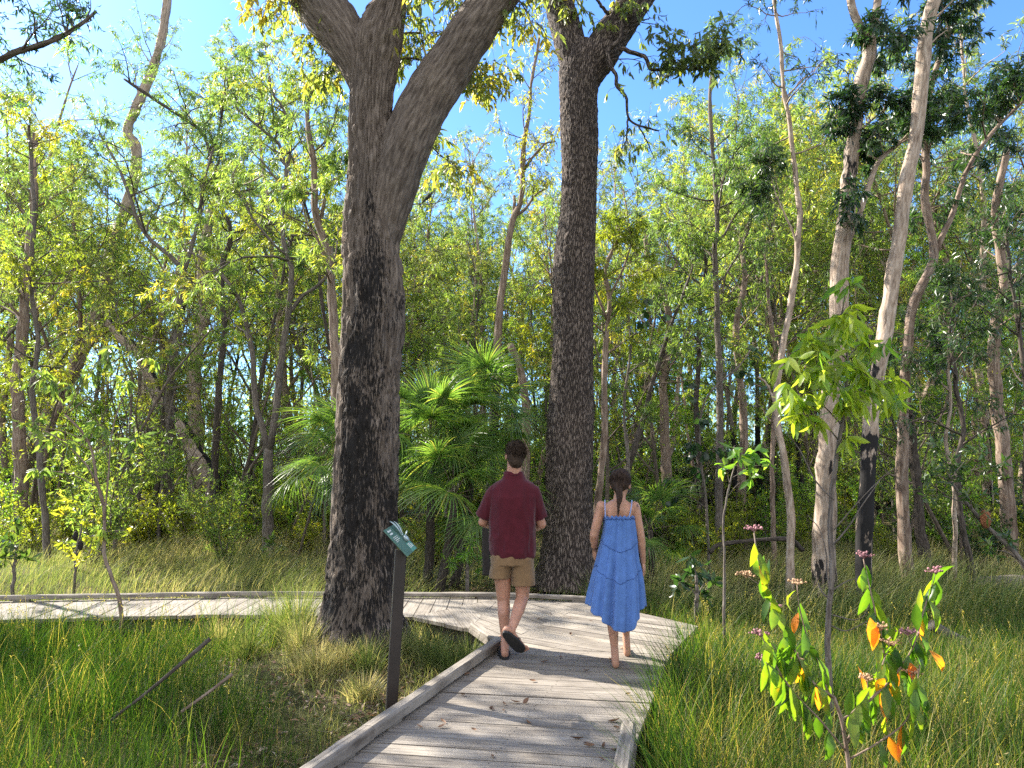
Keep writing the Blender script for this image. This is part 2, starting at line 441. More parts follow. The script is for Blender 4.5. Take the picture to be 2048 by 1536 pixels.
def crown_on(mbT, mbC, spine, srad, r, tmin=0.4, n1=12, len1=2.2, n2=6, n3=4, lpt=11, up=0.5, droop=0.5, spread=0.55, wob=0.16,
             L=0.13, W=0.02, seg=1, taper=0.55, az=None, tint=0.45, tintvar=0.16, bare=0.0, r1=None, topn=3, trop=0.5):
    """limbs on a spine polyline (mbT) and twigs with leaves (mbC: material 0 leaf, 1 twig)"""
    bag = LeafBag()
    ph = r.uniform(0, 6.28)
    ts = np.sort(tmin + (1 - tmin) * r.uniform(0, 1, n1) ** 0.85)
    ts[-topn:] = r.uniform(0.94, 1.0, topn)
    for j, t in enumerate(ts):
        p, d = at(spine, t)
        ph += 2.4 + r.normal(0, 0.5)
        a = ph if az is None else az + r.normal(0, 0.7)
        el = up + r.normal(0, 0.25) + (0.5 if t > 0.93 else 0)
        dv = np.array([math.cos(a) * math.cos(el), math.sin(a) * math.cos(el), math.sin(el)])
        l1 = len1 * (1 - taper * (t - tmin) / (1 - tmin + 1e-6)) * r.uniform(0.75, 1.25)
        i = int(t * (len(srad) - 1)); rb = min(srad[i] * 0.6, (r1 or 0.014 * l1 + 0.004))
        pts = bpath(p, dv, l1, 6, wob, trop * 0.6, r)
        tube(mbT, pts, np.linspace(rb, rb * 0.3, len(pts)), 5, 0, 0.5, cap=False)
        ct = tint + r.normal(0, tintvar)
        nn = max(2, int(round(n2 * l1 / len1 + 0.3)))
        for t2 in np.linspace(0.28, 1.0, nn):
            p2, d2 = at(pts, t2)
            d2 = norm(d2) + r.normal(0, 0.62, 3); d2[2] += 0.1
            l2 = l1 * r.uniform(0.28, 0.48)
            q = bpath(p2, d2, l2, 4, wob * 1.4, trop * 0.2, r)
            tube(mbC, q, np.linspace(rb * 0.4 + 0.002, 0.002, len(q)), 4, 1, 0.5, cap=False)
            if r.uniform() < bare: continue
            c2 = ct + r.normal(0, tintvar * 0.6)
            for t3 in np.linspace(0.3, 1.0, n3):
                p3, d3 = at(q, t3)
                d3 = norm(d3) + r.normal(0, 0.7, 3); d3[2] -= droop * 0.3
                w = bpath(p3, d3, max(0.22, l2 * r.uniform(0.35, 0.6)), 3, wob * 1.5, -droop * 0.7, r)
                tube(mbC, w, np.linspace(0.0035, 0.0012, len(w)), 3, 1, 0.5, cap=False)
                leaf_twig(bag, w, lpt, droop, spread, c2, r)
    bag.flush(mbC, L, W, 0, seg, r)

def px_path(pts, d, n, dz=None, r=None, wig=0.0):
    """photo polyline [(u,v),...] standing at distance d -> n world points"""
    w = np.array([P(u, v, d + (0 if dz is None else dz[i])) for i, (u, v) in enumerate(pts)])
    w = catmull(w, n)
    if r is not None and wig: 
        w[:, 1] += wig * np.cumsum(r.normal(0, 1, n)) / math.sqrt(n)
    return w

def barkmod(amp, fx, fz, seed):
    def f(tc, s, th):
        n = vnoise(tc * np.array([fx, fx, fz]), seed)
        return amp * (n - 0.5) * 2
    return f

def key_tree(name, cat, label, d, pts, w0, w1, bark, leafm, seed, crown=None, forks=(), ground=True, sides=14, wig=0.12, charfn=None, group=None, trunk_label=None):
    """a tree traced from the photograph: pts bottom to top in photo pixels, w0/w1 widths in pixels, d metres from the camera"""
    r = np.random.default_rng(seed)
    pm = d / FPX
    n = 26
    path = px_path(pts, d, n, None, r, wig)
    rad = np.interp(np.linspace(0, 1, n), [0, 1], [w0 * pm / 2, w1 * pm / 2])
    if ground:
        z0 = gz1(path[0][0], path[0][1]) - 0.08
        if path[0][2] > z0 + 0.15:
            k = max(2, int((path[0][2] - z0) / 0.5) + 1)
            dx = (path[1] - path[0]); dx = dx / max(dx[2], 0.05)
            zz = np.linspace(z0, path[0][2], k, endpoint=False)
            ext = np.stack([path[0][0] - np.clip(dx[0], -.25, .25) * (path[0][2] - zz), np.full(k, path[0][1]), zz], 1)
            path = np.vstack([ext, path]); rad = np.concatenate([np.linspace(rad[0] * 1.25, rad[0] * 1.02, k), rad])
    base = path[0].copy(); base[2] += 0.08
    o = thing(name, label, cat, base, group)
    mt, mc = MB(), MB()
    s = np.concatenate([[0], np.cumsum(np.linalg.norm(np.diff(path, axis=0), axis=1))])
    m = max(24, int(s[-1] / 0.12))
    pr = catmull(np.hstack([path, rad[:, None]]), m)
    big = rad[0] > 0.06
    tube(mt, pr[:, :3], np.maximum(pr[:, 3], 0.004), sides if big else 8, 0, 0.5, rmod=barkmod(rad[0] * 0.16, 14, 4, seed), char=charfn)
    for (fp, fw0, fw1, cprm) in forks:
        fpath = px_path(fp, d, 16, None, r, wig * 0.6)
        # start each fork inside the trunk it leaves
        j = int(np.argmin(np.linalg.norm(pr[:, :3] - fpath[0], axis=1)))
        fpath[:, 1] += pr[j, 1] - fpath[0, 1]
        frad = np.linspace(fw0 * pm / 2, fw1 * pm / 2, 16)
        tube(mt, fpath, frad, max(7, sides - 4), 0, 0.5, rmod=barkmod(frad[0] * 0.12, 14, 4, seed + 1))
        if cprm: crown_on(mt, mc, fpath, frad, r, **cprm)
    if crown: crown_on(mt, mc, pr[:, :3], pr[:, 3], r, **crown)
    t = mt.build('trunk', [M[bark]], o)
    if mc.n: mc.build('crown', [M[leafm], M['twig']], o)
    return o
# ------------------------------------------------------------------ sun direction (from the sign's shadow on the deck)
SUN_EL = math.radians(36.0); SUN_AZ = math.radians(-59.0)       # azimuth from +Y, clockwise positive
SUNV = np.array([math.sin(SUN_AZ) * math.cos(SUN_EL), math.cos(SUN_AZ) * math.cos(SUN_EL), math.sin(SUN_EL)])

# ------------------------------------------------------------------ ground
def make_ground():
    xs = np.concatenate([-np.geomspace(300, 14, 14), np.linspace(-13, 13, 140), np.geomspace(14, 300, 14)])
    ys = np.concatenate([-np.geomspace(120, 3, 8), np.linspace(-2, 18, 130), np.geomspace(18.6, 600, 30)])
    X, Y = np.meshgrid(xs, ys)
    Z = gz(X, Y)
    v = np.stack([X, Y, Z], -1).reshape(-1, 3)
    nx = len(xs); i = np.arange(len(ys) - 1)[:, None] * nx + np.arange(nx - 1)[None]
    q = np.stack([i, i + 1, i + nx + 1, i + nx], -1).reshape(-1, 4)
    mb = MB(); mb.add(v, q)
    m, nt, out = newmat('forest_floor')
    a = attr(nt, 'tc')
    n1 = N(nt, 'ShaderNodeTexNoise', i_Scale=0.8, i_Detail=8.0, i_Roughness=0.7); nt.links.new(a.outputs['Vector'], n1.inputs['Vector'])
    n2 = N(nt, 'ShaderNodeTexNoise', i_Scale=28.0, i_Detail=6.0, i_Roughness=0.75); nt.links.new(a.outputs['Vector'], n2.inputs['Vector'])
    r1 = ramp(nt, [(0.35, (0.035, 0.045, 0.015)), (0.5, (0.075, 0.075, 0.03)), (0.65, (0.13, 0.09, 0.05))]); nt.links.new(n1.outputs['Fac'], r1.inputs[0])
    r2 = ramp(nt, [(0.3, (0.4, 0.38, 0.35)), (0.55, (1, 1, 1)), (0.75, (1.9, 1.7, 1.4))]); nt.links.new(n2.outputs['Fac'], r2.inputs[0])
    b = N(nt, 'ShaderNodeBsdfPrincipled', i_Roughness=0.95); b.inputs['Specular IOR Level'].default_value = 0.1
    nt.links.new(mixc(nt, r1.outputs[0], r2.outputs[0], 1.0, 'MULTIPLY'), b.inputs['Base Color'])
    bp = N(nt, 'ShaderNodeBump', i_Strength=0.8, i_Distance=0.03); nt.links.new(n2.outputs['Fac'], bp.inputs['Height']); nt.links.new(bp.outputs[0], b.inputs['Normal'])
    nt.links.new(b.outputs[0], out.inputs[0])
    setting(mb.build('ground', [m]), 'structure', 'brown and green forest floor under the grass and trees')
make_ground()

# ------------------------------------------------------------------ boardwalk
A1 = np.array([-0.158, 6.74]); A0 = np.array([-1.10, 3.86]); B0 = np.array([0.604, 3.86]); B1 = np.array([0.747, 4.53])
R1 = np.array([1.36, 6.46]); C1 = np.array([1.89, 7.60]); D1 = np.array([0.96, 8.93]); E1 = np.array([-0.15, 9.20])
M1 = np.array([-0.43, 7.48]); A2 = np.array([-1.08, 8.06]); A3 = np.array([-3.36, 8.18]); E3 = np.array([-3.36, 9.27]); A4 = np.array([-12.0, 7.0]); E4 = np.array([-12.0, 8.35])
AB = A0 + (A0 - A1) * 1.35; BB = B0 + (B0 - B1) * 4.5
POLYS = [([AB, BB, B0, B1, R1, A1], -9.5, 0.142), ([A1, R1, C1, D1], -36, 0.142), ([A1, D1, E1, M1], -60, 0.15), ([M1, E1, A2], -76, 0.15),
         ([A2, E1, E3, A3], -89, 0.165), ([A3, E3, E4, A4], -82, 0.165)]

def clip_half(poly, n, c):
    """keep points with n.p <= c"""
    res = []
    for i in range(len(poly)):
        a, b = poly[i], poly[(i + 1) % len(poly)]
        da, db = np.dot(n, a) - c, np.dot(n, b) - c
        if da <= 0: res.append(a)
        if da * db < 0: res.append(a + (b - a) * (da / (da - db)))
    return res

def inside_deck(x, y, grow=0.0):
    ins = np.zeros(len(x), bool)
    for poly, _, _ in POLYS:
        p = np.array(poly)
        ar = np.sum(p[:, 0] * np.roll(p[:, 1], -1) - np.roll(p[:, 0], -1) * p[:, 1])
        k = np.ones(len(x), bool)
        for i in range(len(p)):
            a, b = p[i], p[(i + 1) % len(p)]
            e = b - a; cr = (e[0] * (y - a[1]) - e[1] * (x - a[0])) / np.linalg.norm(e)
            k &= (cr * np.sign(ar) > -grow)
        ins |= k
    return ins

def mat_wood():
    m, nt, out = newmat('weathered_timber')
    a = attr(nt, 'tc'); ti = attr(nt, 'tint')
    mp = N(nt, 'ShaderNodeMapping'); mp.inputs['Scale'].default_value = (2.2, 55, 9); nt.links.new(a.outputs['Vector'], mp.inputs[0])
    n1 = N(nt, 'ShaderNodeTexNoise', i_Scale=1.0, i_Detail=6.0, i_Roughness=0.7); nt.links.new(mp.outputs[0], n1.inputs['Vector'])
    r1 = ramp(nt, [(0.3, (0.085, 0.072, 0.06)), (0.5, (0.215, 0.195, 0.17)), (0.72, (0.31, 0.285, 0.25))]); nt.links.new(n1.outputs['Fac'], r1.inputs[0])
    n2 = N(nt, 'ShaderNodeTexNoise', i_Scale=3.5, i_Detail=5.0); nt.links.new(a.outputs['Vector'], n2.inputs['Vector'])
    r2 = ramp(nt, [(0.3, (0.66, 0.63, 0.6)), (0.6, (1.1, 1.08, 1.05))]); nt.links.new(n2.outputs['Fac'], r2.inputs[0])
    c = mixc(nt, r1.outputs[0], r2.outputs[0], 0.8, 'MULTIPLY')
    r3 = ramp(nt, [(0, (0.66, 0.63, 0.60)), (0.5, (0.96, 0.95, 0.94)), (1, (1.2, 1.17, 1.1))]); nt.links.new(ti.outputs['Fac'], r3.inputs[0])
    c = mixc(nt, c, r3.outputs[0], 1.0, 'MULTIPLY')
    b = N(nt, 'ShaderNodeBsdfPrincipled', i_Roughness=0.78); b.inputs['Specular IOR Level'].default_value = 0.3
    nt.links.new(c, b.inputs['Base Color'])
    bp = N(nt, 'ShaderNodeBump', i_Strength=0.5, i_Distance=0.006); nt.links.new(n1.outputs['Fac'], bp.inputs['Height']); nt.links.new(bp.outputs[0], b.inputs['Normal'])
    nt.links.new(b.outputs[0], out.inputs[0])
    return m
M['wood'] = mat_wood()
M['bearer_timber'] = mat_plain('timber_bearer', (0.06, 0.05, 0.042), rough=0.9)  # plain dark timber for the bearers under the deck

def make_boardwalk():
    mb = MB()
    r = np.random.default_rng(3)
    for poly, ang, w0 in POLYS:
        dr = np.array([math.cos(math.radians(ang)), math.sin(math.radians(ang))]); nr = np.array([-dr[1], dr[0]])
        pr = [np.dot(nr, p) for p in poly]
        c = min(pr) + 0.002
        while c < max(pr) - 0.01:
            w = w0 * r.uniform(0.97, 1.03)
            pl = clip_half([np.array(p, float) for p in poly], nr, c + w - 0.009)
            pl = clip_half(pl, -nr, -c) if pl else []
            c += w
            if len(pl) < 3: continue
            pl = np.array(pl); cen = pl.mean(0)
            if np.ptp(pl @ nr) < 0.01: continue
            ar = np.sum(pl[:, 0] * np.roll(pl[:, 1], -1) - np.roll(pl[:, 0], -1) * pl[:, 1])
            if ar < 0: pl = pl[::-1]
            # end grain sits a little unevenly
            k = len(pl); zt = r.normal(0, 0.0018); tl = r.normal(0, 0.004)
            z = zt + tl * ((pl - cen) @ nr)
            top = np.column_stack([pl, z]); ins = np.column_stack([cen + (pl - cen) * 1.0, z - 0.036])
            off = r.uniform(0, 50)
            if w0 < 0.145:
                e0, e1 = (pl @ dr).min(), (pl @ dr).max()
                for al in (e0 + .11, e0 * .5 + e1 * .5 + .04, e1 - .11):
                    for sg in (-.036, .036):
                        q_ = dr * al + nr * ((cen @ nr) + sg); a8 = np.arange(8) * math.pi / 4
                        vv = np.column_stack([q_[0] + .0045 * np.cos(a8), q_[1] + .0045 * np.sin(a8), np.full(8, zt + abs(tl) * .05 + .0022)])
                        if (e1 - e0) > .6: mb.add(np.vstack([vv, [[q_[0], q_[1], zt + .0026]]]), None, np.stack([np.arange(8), (np.arange(8) + 1) % 8, np.full(8, 8)], 1), 1, .3)
            tcf = lambda P3: np.column_stack([P3[:, :2] @ dr + off, P3[:, :2] @ nr, P3[:, 2] + off])
            ti = np.clip(r.normal(0.5, 0.2), 0, 1)
            ce = np.array([[cen[0], cen[1], zt]])
            vt = np.vstack([top, ce]); jj = np.arange(k)
            mb.add(vt, None, np.stack([jj, (jj + 1) % k, np.full(k, k)], 1), 0, ti, tcf(vt))
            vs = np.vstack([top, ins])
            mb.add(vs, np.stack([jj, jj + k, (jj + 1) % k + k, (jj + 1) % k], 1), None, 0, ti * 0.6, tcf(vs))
    o = mb.build('boardwalk', [M['wood'], mat_plain('screw_head', (0.07, 0.06, 0.05), rough=0.5, metal=0.5)], smooth=False)
    setting(o, 'structure', 'weathered grey timber boardwalk bending to the left')
    # bearers under the deck
    be = MB()
    def beam(a, b, w, h, z, mbx, tint=0.4, tccut=0):
        a = np.append(np.asarray(a, float), z); b = np.append(np.asarray(b, float), z)
        d = b - a; L = np.linalg.norm(d); an = math.atan2(d[1], d[0])
        box(mbx, (a + b) / 2, (L / 2, w / 2, h / 2), rotz(an), 0, tint)
    off = lambda a, b, s: (lambda n: (np.asarray(a) + n * s, np.asarray(b) + n * s))(np.array([-(b - a)[1], (b - a)[0]]) / np.linalg.norm(b - a))
    for a, b, s in ((AB, A1, -0.12), (BB, B1, 0.12), (B1, R1, 0.12), (R1, C1, 0.12), (A1, M1, -0.1), (M1, A2, -0.1), (A2, A3, -0.1), (A3, A4, -0.1), (E1, E3, 0.12), (E3, E4, 0.12), (D1, E1, 0.12)):
        p, q = off(a, b, s); beam(p, q, 0.05, 0.14, -0.11, be)
    for p in [AB * .5 + A1 * .5 + [.12, 0], A1 + [.12, -.1], M1 + [.1, 0], B1 - [.15, 0], R1 - [.15, 0], A3 + [0, .15], A2 + [0, .2]]:
        box(be, (p[0], p[1], -0.32), (0.05, 0.05, 0.28))
    be.build('bearer', [M['bearer_timber']], o, smooth=False)
    # kerbs: lengths of square timber on short blocks
    def kerb(a, b, s, n, lift=0.03, h=0.075, w=0.085):
        k = MB()
        p, q = off(a, b, s)
        L = np.linalg.norm(q - p)
        for i in range(n):
            t0, t1 = i / n, (i + 1) / n
            pp = p + (q - p) * t0 + (q - p) / L * 0.003; qq = p + (q - p) * t1 - (q - p) / L * 0.003
            pp = np.append(pp, 0.003 + lift + h / 2 + r.normal(0, 0.003)); qq = np.append(qq, 0.003 + lift + h / 2 + r.normal(0, 0.003))
            d = qq - pp; an = math.atan2(d[1], d[0])
            m = max(2, int(np.linalg.norm(d) / 0.25))
            # chamfered bar with slight wear
            prof = np.array([[-w / 2, -h / 2], [w / 2, -h / 2], [w / 2, h / 2 - 0.012], [w / 2 - 0.012, h / 2], [-w / 2 + 0.012, h / 2], [-w / 2, h / 2 - 0.012]])
            tt = np.linspace(0, 1, m + 1); side = np.array([-math.sin(an), math.cos(an), 0])
            rows = np.array([pp + d * t_ for t_ in tt])
            jig = r.normal(0, 0.0015, (m + 1, 6))
            v = rows[:, None] + side * (prof[None, :, 0] + jig)[..., None] + np.array([0, 0, 1.0]) * (prof[None, :, 1] + jig)[..., None]
            tcv = np.stack([np.broadcast_to((tt * np.linalg.norm(d))[:, None] + i * 7.3, (m + 1, 6)), np.broadcast_to(prof[None, :, 0], (m + 1, 6)), np.broadcast_to(prof[None, :, 1], (m + 1, 6))], -1)
            ii = np.arange(m)[:, None] * 6; jj = np.arange(6)[None]; j2 = (jj + 1) % 6
            qd = np.stack([ii + jj, ii + 6 + jj, ii + 6 + j2, ii + j2], -1).reshape(-1, 4)
            e = m * 6
            k.add(v.reshape(-1, 3), np.vstack([qd, [[0, 1, 2, 5], [5, 2, 3, 4], [e, e + 5, e + 2, e + 1], [e + 5, e + 4, e + 3, e + 2]]]), None, 0, r.uniform(0.35, 0.6), tcv.reshape(-1, 3))
            for t_ in (0.12, 0.88):
                c = pp + d * t_
                box(k, (c[0], c[1], 0.002 + lift / 2), (0.09, w / 2 - 0.008, lift / 2), rotz(an), 0, 0.3)
        kk = k.build('kerb_rail', [M['wood']], o, smooth=False)
    kerb(AB, A1, -0.05, 3, 0.018, 0.068)
    kerb(BB, B1, 0.05, 2, 0.018, 0.068)
    kerb(D1, E1, 0.05, 1, 0.025, 0.045, 0.07); kerb(E1, E3, 0.05, 2, 0.025, 0.045, 0.07); kerb(E3, E4, 0.05, 3, 0.025, 0.045, 0.07)
    kerb(A1, M1, -0.05, 1, 0.0, 0.05)
make_boardwalk()

# ------------------------------------------------------------------ the two big trees
def edge_path(rows, d):
    """rows (v, uL, uR) bottom to top -> centres and radii"""
    c = np.array([P((a + b) / 2, v, d) for v, a, b in rows]); rr = np.array([(b - a) / 2 * d / FPX for v, a, b in rows])
    return np.hstack([c, rr[:, None]])

def big_tree_one():
    d = TREE1[1]
    rows = [(1300, 634, 806), (1240, 645, 797), (1200, 651, 797), (1100, 661, 796), (1000, 667, 797), (850, 671, 798), (750, 675, 800), (650, 682, 808), (560, 683, 806), (480, 683, 797), (400, 690, 794), (330, 693, 792), (250, 694, 788), (180, 697, 792), (100, 700, 804), (50, 722, 809), (0, 746, 813), (-140, 772, 834), (-330, 800, 858), (-560, 830, 880)]
    base = P(722, 1262, d); base[2] = gz1(base[0], base[1])
    o = thing('bloodwood_tree', 'thick gum tree with a fire-blackened trunk beside the sign, forking above', 'tree', base)
    mt, mc, bl = MB(), MB(), MB()
    pr = edge_path(rows, d); pr = catmull(pr, 430)
    ztop = pr[-1, 2]
    def rmod(tc, s, th):
        q = tc * np.array([26, 26, 4.4]); n = 1 - np.abs(2 * vnoise(q + 2.0 * vnoise(tc * 5, 9)[:, None], 1) - 1)
        q2 = tc * np.array([55, 55, 8]); n2 = vnoise(q2, 2)
        big = vnoise(tc * np.array([3.2, 3.2, 0.9]), 4) - 0.5
        flare = 0.07 * np.exp(-(s / 0.30) ** 2) * (1.0 + np.sin(5 * th + 1.0))
        return -0.042 * n ** 2 + 0.018 * n2 + 0.06 * big + flare * 0.8
    def char(v, s, th):
        z = v[:, 2]; x = (v[:, 0] - np.interp(z, pr[:, 2], pr[:, 0])) / np.interp(z, pr[:, 2], pr[:, 3])
        nn = vnoise(np.column_stack([v[:, 0] * 4, v[:, 1] * 4, z * 1.6]), 8) - 0.5
        top = sstep(5.2, 4.1, z + 1.1 * nn + 0.7 * np.abs(x - 0.1))
        left = sstep(-0.95, -0.62, x + 0.3 * nn - 0.28 * sstep(2.4, 3.6, z) + 0.35 * sstep(1.6, 0.2, z))
        right = 1 - 0.2 * sstep(0.25, 0.75, x + 0.5 * nn) * sstep(1.2, 2.4, z)
        return (0.82 - 0.05 * sstep(2.5, 0.5, z)) * top * left * right - 0.27 * vnoise(np.column_stack([v[:, 0] * 9, v[:, 1] * 9, z * 4]), 18) * top
    tube(mt, pr[:, :3], pr[:, 3], 150, 0, 0.5, rmod=rmod, char=char)
    mt.build('trunk', [M['bark_burnt']], o)
    def limb(px, w0, w1, n, dz, seed, prm):
        rr = np.random.default_rng(seed)
        lm = MB()
        pts = catmull(np.array([P(u, v, d + z_) for (u, v), z_ in zip(px, dz)]), n)
        rad = catmull(np.array([[a * d / FPX / 2, 0, 0] for a in np.linspace(w0, w1, len(px))]), n)[:, 0] if False else np.linspace(w0, w1, n) * d / FPX / 2
        rad = rad * (0.35 + 0.65 * sstep(0, 0.26, np.linspace(0, 1, n)))
        tube(lm, pts, rad, 90, 0, 0.5, rmod=lambda tc, s, th: -0.020 * (1 - np.abs(2 * vnoise(tc * np.array([26, 26, 4.6]) + 2 * vnoise(tc * 5, 9)[:, None], seed) - 1)) ** 2 + 0.012 * vnoise(tc * np.array([55, 55, 9]), 2) + 0.03 * (vnoise(tc * 3, 4) - 0.5))
        crown_on(lm, mc, pts, rad, rr, **prm)
        lm.build('limb', [M['bark_burnt']], o)
    top = dict(tmin=0.62, n1=8, len1=2.6, n2=5, n3=4, lpt=6, up=0.35, droop=0.7, L=0.14, W=0.03, seg=2, tint=0.45, r1=0.035)
    limb([(742, 640), (762, 480), (794, 335), (850, 210), (912, 110), (985, 2), (1075, -130), (1150, -300), (1190, -520)], 124, 62, 220, [0.03, 0.0, 0, -.02, -.05, -.1, -.2, -.3, -.4], 31, top)
    limb([(748, 250), (708, 118), (656, 30), (598, -42), (510, -140), (410, -300), (350, -480)], 122, 64, 170, [0, .0, .05, .1, .2, .3, .4], 32, top)
    # sprays hanging into view
    rr = np.random.default_rng(33)
    sp = dict(tmin=0.25, n1=7, len1=0.42, n2=4, n3=3, lpt=7, up=-0.2, droop=0.9, L=0.115, W=0.026, seg=2, tint=0.62, tintvar=0.2, topn=2)
    for px, dd in (([(700, 60), (665, 70), (640, 100)], 7.6), ([(690, 150), (668, 120), (655, 160)], 7.7), ([(795, 118), (822, 116), (850, 117), (842, 66), (838, 25), (850, -20)], 7.7), ([(842, 66), (800, 68), (780, 90)], 7.8),
                   ([(905, 130), (935, 150), (950, 190)], 7.7), ([(915, 110), (960, 140), (985, 180)], 7.9), ([(880, -30), (900, 20), (915, 60)], 7.5), ([(1010, -30), (1045, 10), (1060, 45)], 7.4), ([(830, 250), (870, 300), (905, 330), (925, 352)], 7.9), ([(590, -40), (560, 10), (540, 30)], 7.4)):
        pts = px_path(px, dd, 14); rad = np.linspace(0.014, 0.004, 14); b1 = MB()
        tube(b1, pts, rad, 6, 0)
        crown_on(b1, mc, pts, rad, rr, **sp)
        b1.build('branch', [M['bark_burnt']], o)
    mc.build('crown', [M['leaf_gum'], M['twig']], o)
big_tree_one()

def big_tree_two():
    d = 11.4
    rows = [(1175, 1070, 1202), (1145, 1077, 1195), (1110, 1082, 1190), (1050, 1087, 1186), (950, 1090, 1184), (850, 1095, 1186), (750, 1101, 1187), (680, 1104, 1188), (600, 1106, 1188), (500, 1110, 1191), (460, 1114, 1194), (400, 1119, 1196), (300, 1121, 1197), (200, 1119, 1195), (150, 1117, 1200), (112, 1122, 1206), (90, 1135, 1200)]
    base = P(1136, 1150, d); base[2] = gz1(base[0], base[1])
    o = thing('bloodwood_tree', 'tall straight gum tree with dark scaly bark rising between the man and the woman', 'tree', base)
    mt, mc, bl = MB(), MB(), MB()
    pr = catmull(edge_path(rows, d), 420)
    def rmod(tc, s, th):
        n = 1 - np.abs(2 * vnoise(tc * np.array([26, 26, 9]) + 1.6 * vnoise(tc * 7, 9)[:, None], 11) - 1)
        big = vnoise(tc * np.array([2.6, 2.6, 0.8]), 14) - 0.5
        ring = np.exp(-(np.maximum(s - 0.2, 0) / 0.7) ** 2) * (np.sin(s * 26 + 2 * np.sin(th * 2)) * 0.008)
        flare = 0.03 * np.exp(-(s / 0.4) ** 2) * (1.0 + np.sin(6 * th))
        return -0.02 * n ** 1.5 + 0.014 * vnoise(tc * 50, 12) + 0.06 * big + ring + flare
    tube(mt, pr[:, :3], pr[:, 3], 130, 0, 0.5, rmod=rmod)
    mt.build('trunk', [M['bark_scaly']], o)
    top = dict(tmin=0.5, n1=9, len1=2.6, n2=5, n3=4, lpt=6, up=0.35, droop=0.7, L=0.13, W=0.028, seg=2, tint=0.4, r1=0.035)
    for px, w0, w1, seed in (([(1152, 190), (1142, 100), (1121, 20), (1100, -60), (1070, -200), (1060, -400)], 72, 40, 41), ([(1170, 190), (1205, 100), (1245, 40), (1290, -25), (1370, -130), (1430, -300)], 84, 44, 42)):
        lm = MB(); rr = np.random.default_rng(seed)
        pts = px_path(px, d, 140); rad = np.linspace(w0, w1, 140) * d / FPX / 2 * (0.45 + 0.55 * sstep(0, 0.16, np.linspace(0, 1, 140)))
        tube(lm, pts, rad, 80, 0, 0.5, rmod=lambda tc, s, th: -0.016 * (1 - np.abs(2 * vnoise(tc * np.array([26, 26, 9]) + 1.6 * vnoise(tc * 7, 9)[:, None], seed) - 1)) ** 1.5 + 0.012 * vnoise(tc * 50, 12) + 0.03 * (vnoise(tc * 3, 4) - 0.5))
        crown_on(lm, mc, pts, rad, rr, **top)
        lm.build('limb', [M['bark_scaly']], o)
    rr = np.random.default_rng(43)
    dd = d - 0.35
    def bare(px, r0, r1):
        pts = px_path(px, dd, 40); pts += 0.012 * (np.column_stack([vnoise(np.column_stack([np.arange(40) * .45, np.zeros(40), np.full(40, s * 9.0)]), 3) for s in range(3)]) - 0.5) * 2
        rad = np.linspace(r0, r1, 40); b1 = MB(); tube(b1, pts, rad, 7, 0)
        return pts, rad, b1
    a = bare([(1242, 40), (1241, 75), (1228, 90), (1216, 98), (1219, 125), (1232, 150), (1233, 172), (1252, 195), (1257, 235), (1275, 250), (1318, 262)], 0.045, 0.012)
    b = bare([(1238, 95), (1262, 104), (1288, 113), (1298, 132), (1308, 140), (1350, 137), (1412, 141)], 0.04, 0.015)
    c = bare([(1256, 235), (1251, 285), (1235, 302)], 0.018, 0.006)
    e = bare([(1275, 248), (1295, 285), (1310, 320)], 0.015, 0.005)
    f = bare([(1260, 45), (1290, 40), (1302, 36)], 0.02, 0.006)
    g = bare([(1216, 28), (1200, 8), (1185, -15)], 0.03, 0.02)
    few = dict(tmin=0.3, n1=5, len1=0.5, n2=2, n3=2, lpt=3, up=-0.4, droop=1.0, L=0.16, W=0.045, seg=2, tint=0.3, topn=2)
    for p_, r_, b1 in (a, c, f): crown_on(b1, mc, p_, r_, rr, **few)
    crown_on(b[2], mc, b[0], b[1], rr, tmin=0.75, n1=12, len1=0.85, n2=5, n3=4, lpt=7, up=0.3, droop=0.8, L=0.15, W=0.04, seg=2, tint=0.12, topn=5)
    for px in ([(1225, 60), (1232, 40), (1235, 0)], [(1100, 0), (1130, -10), (1140, 10)]):
        p_ = px_path(px, dd, 10); crown_on(g[2], mc, p_, np.full(10, 0.01), rr, tmin=0.2, n1=6, len1=0.35, n2=3, n3=2, lpt=6, up=0, droop=0.8, L=0.15, W=0.045, seg=2, tint=0.6)
    for q_ in (a, b, c, e, f, g): q_[2].build('branch', [M['bark_scaly']], o)
    mc.build('crown', [M['leaf_gum'], M['twig']], o)
big_tree_two()
# ------------------------------------------------------------------ trees traced from the photograph
AC = dict(tmin=0.35, n1=15, len1=2.3, n2=6, n3=5, lpt=20, up=0.55, droop=0.75, L=0.13, W=0.0175, seg=1, tint=0.42)
def cr(**k): d = dict(AC); d.update(k); return d
def patches(seed, lo=0.0, hi=1.0, amt=0.75, zmax=99):
    def f(v, s, th):
        n = vnoise(np.column_stack([v[:, 0] * 3, v[:, 1] * 3, v[:, 2] * 1.3]), seed)
        return amt * sstep(lo, hi, n) * (v[:, 2] < zmax)
    return f
def low_char(z0, z1, amt=0.85):
    return lambda v, s, th: amt * sstep(z1, z0, v[:, 2] + 0.8 * (vnoise(v * 3, 6) - 0.5))

small = cr(n1=9, len1=1.2, n2=5, n3=4, lpt=10, L=0.14, W=0.02)
thinc = cr(n1=11, len1=1.5, n2=5, n3=4, lpt=10)

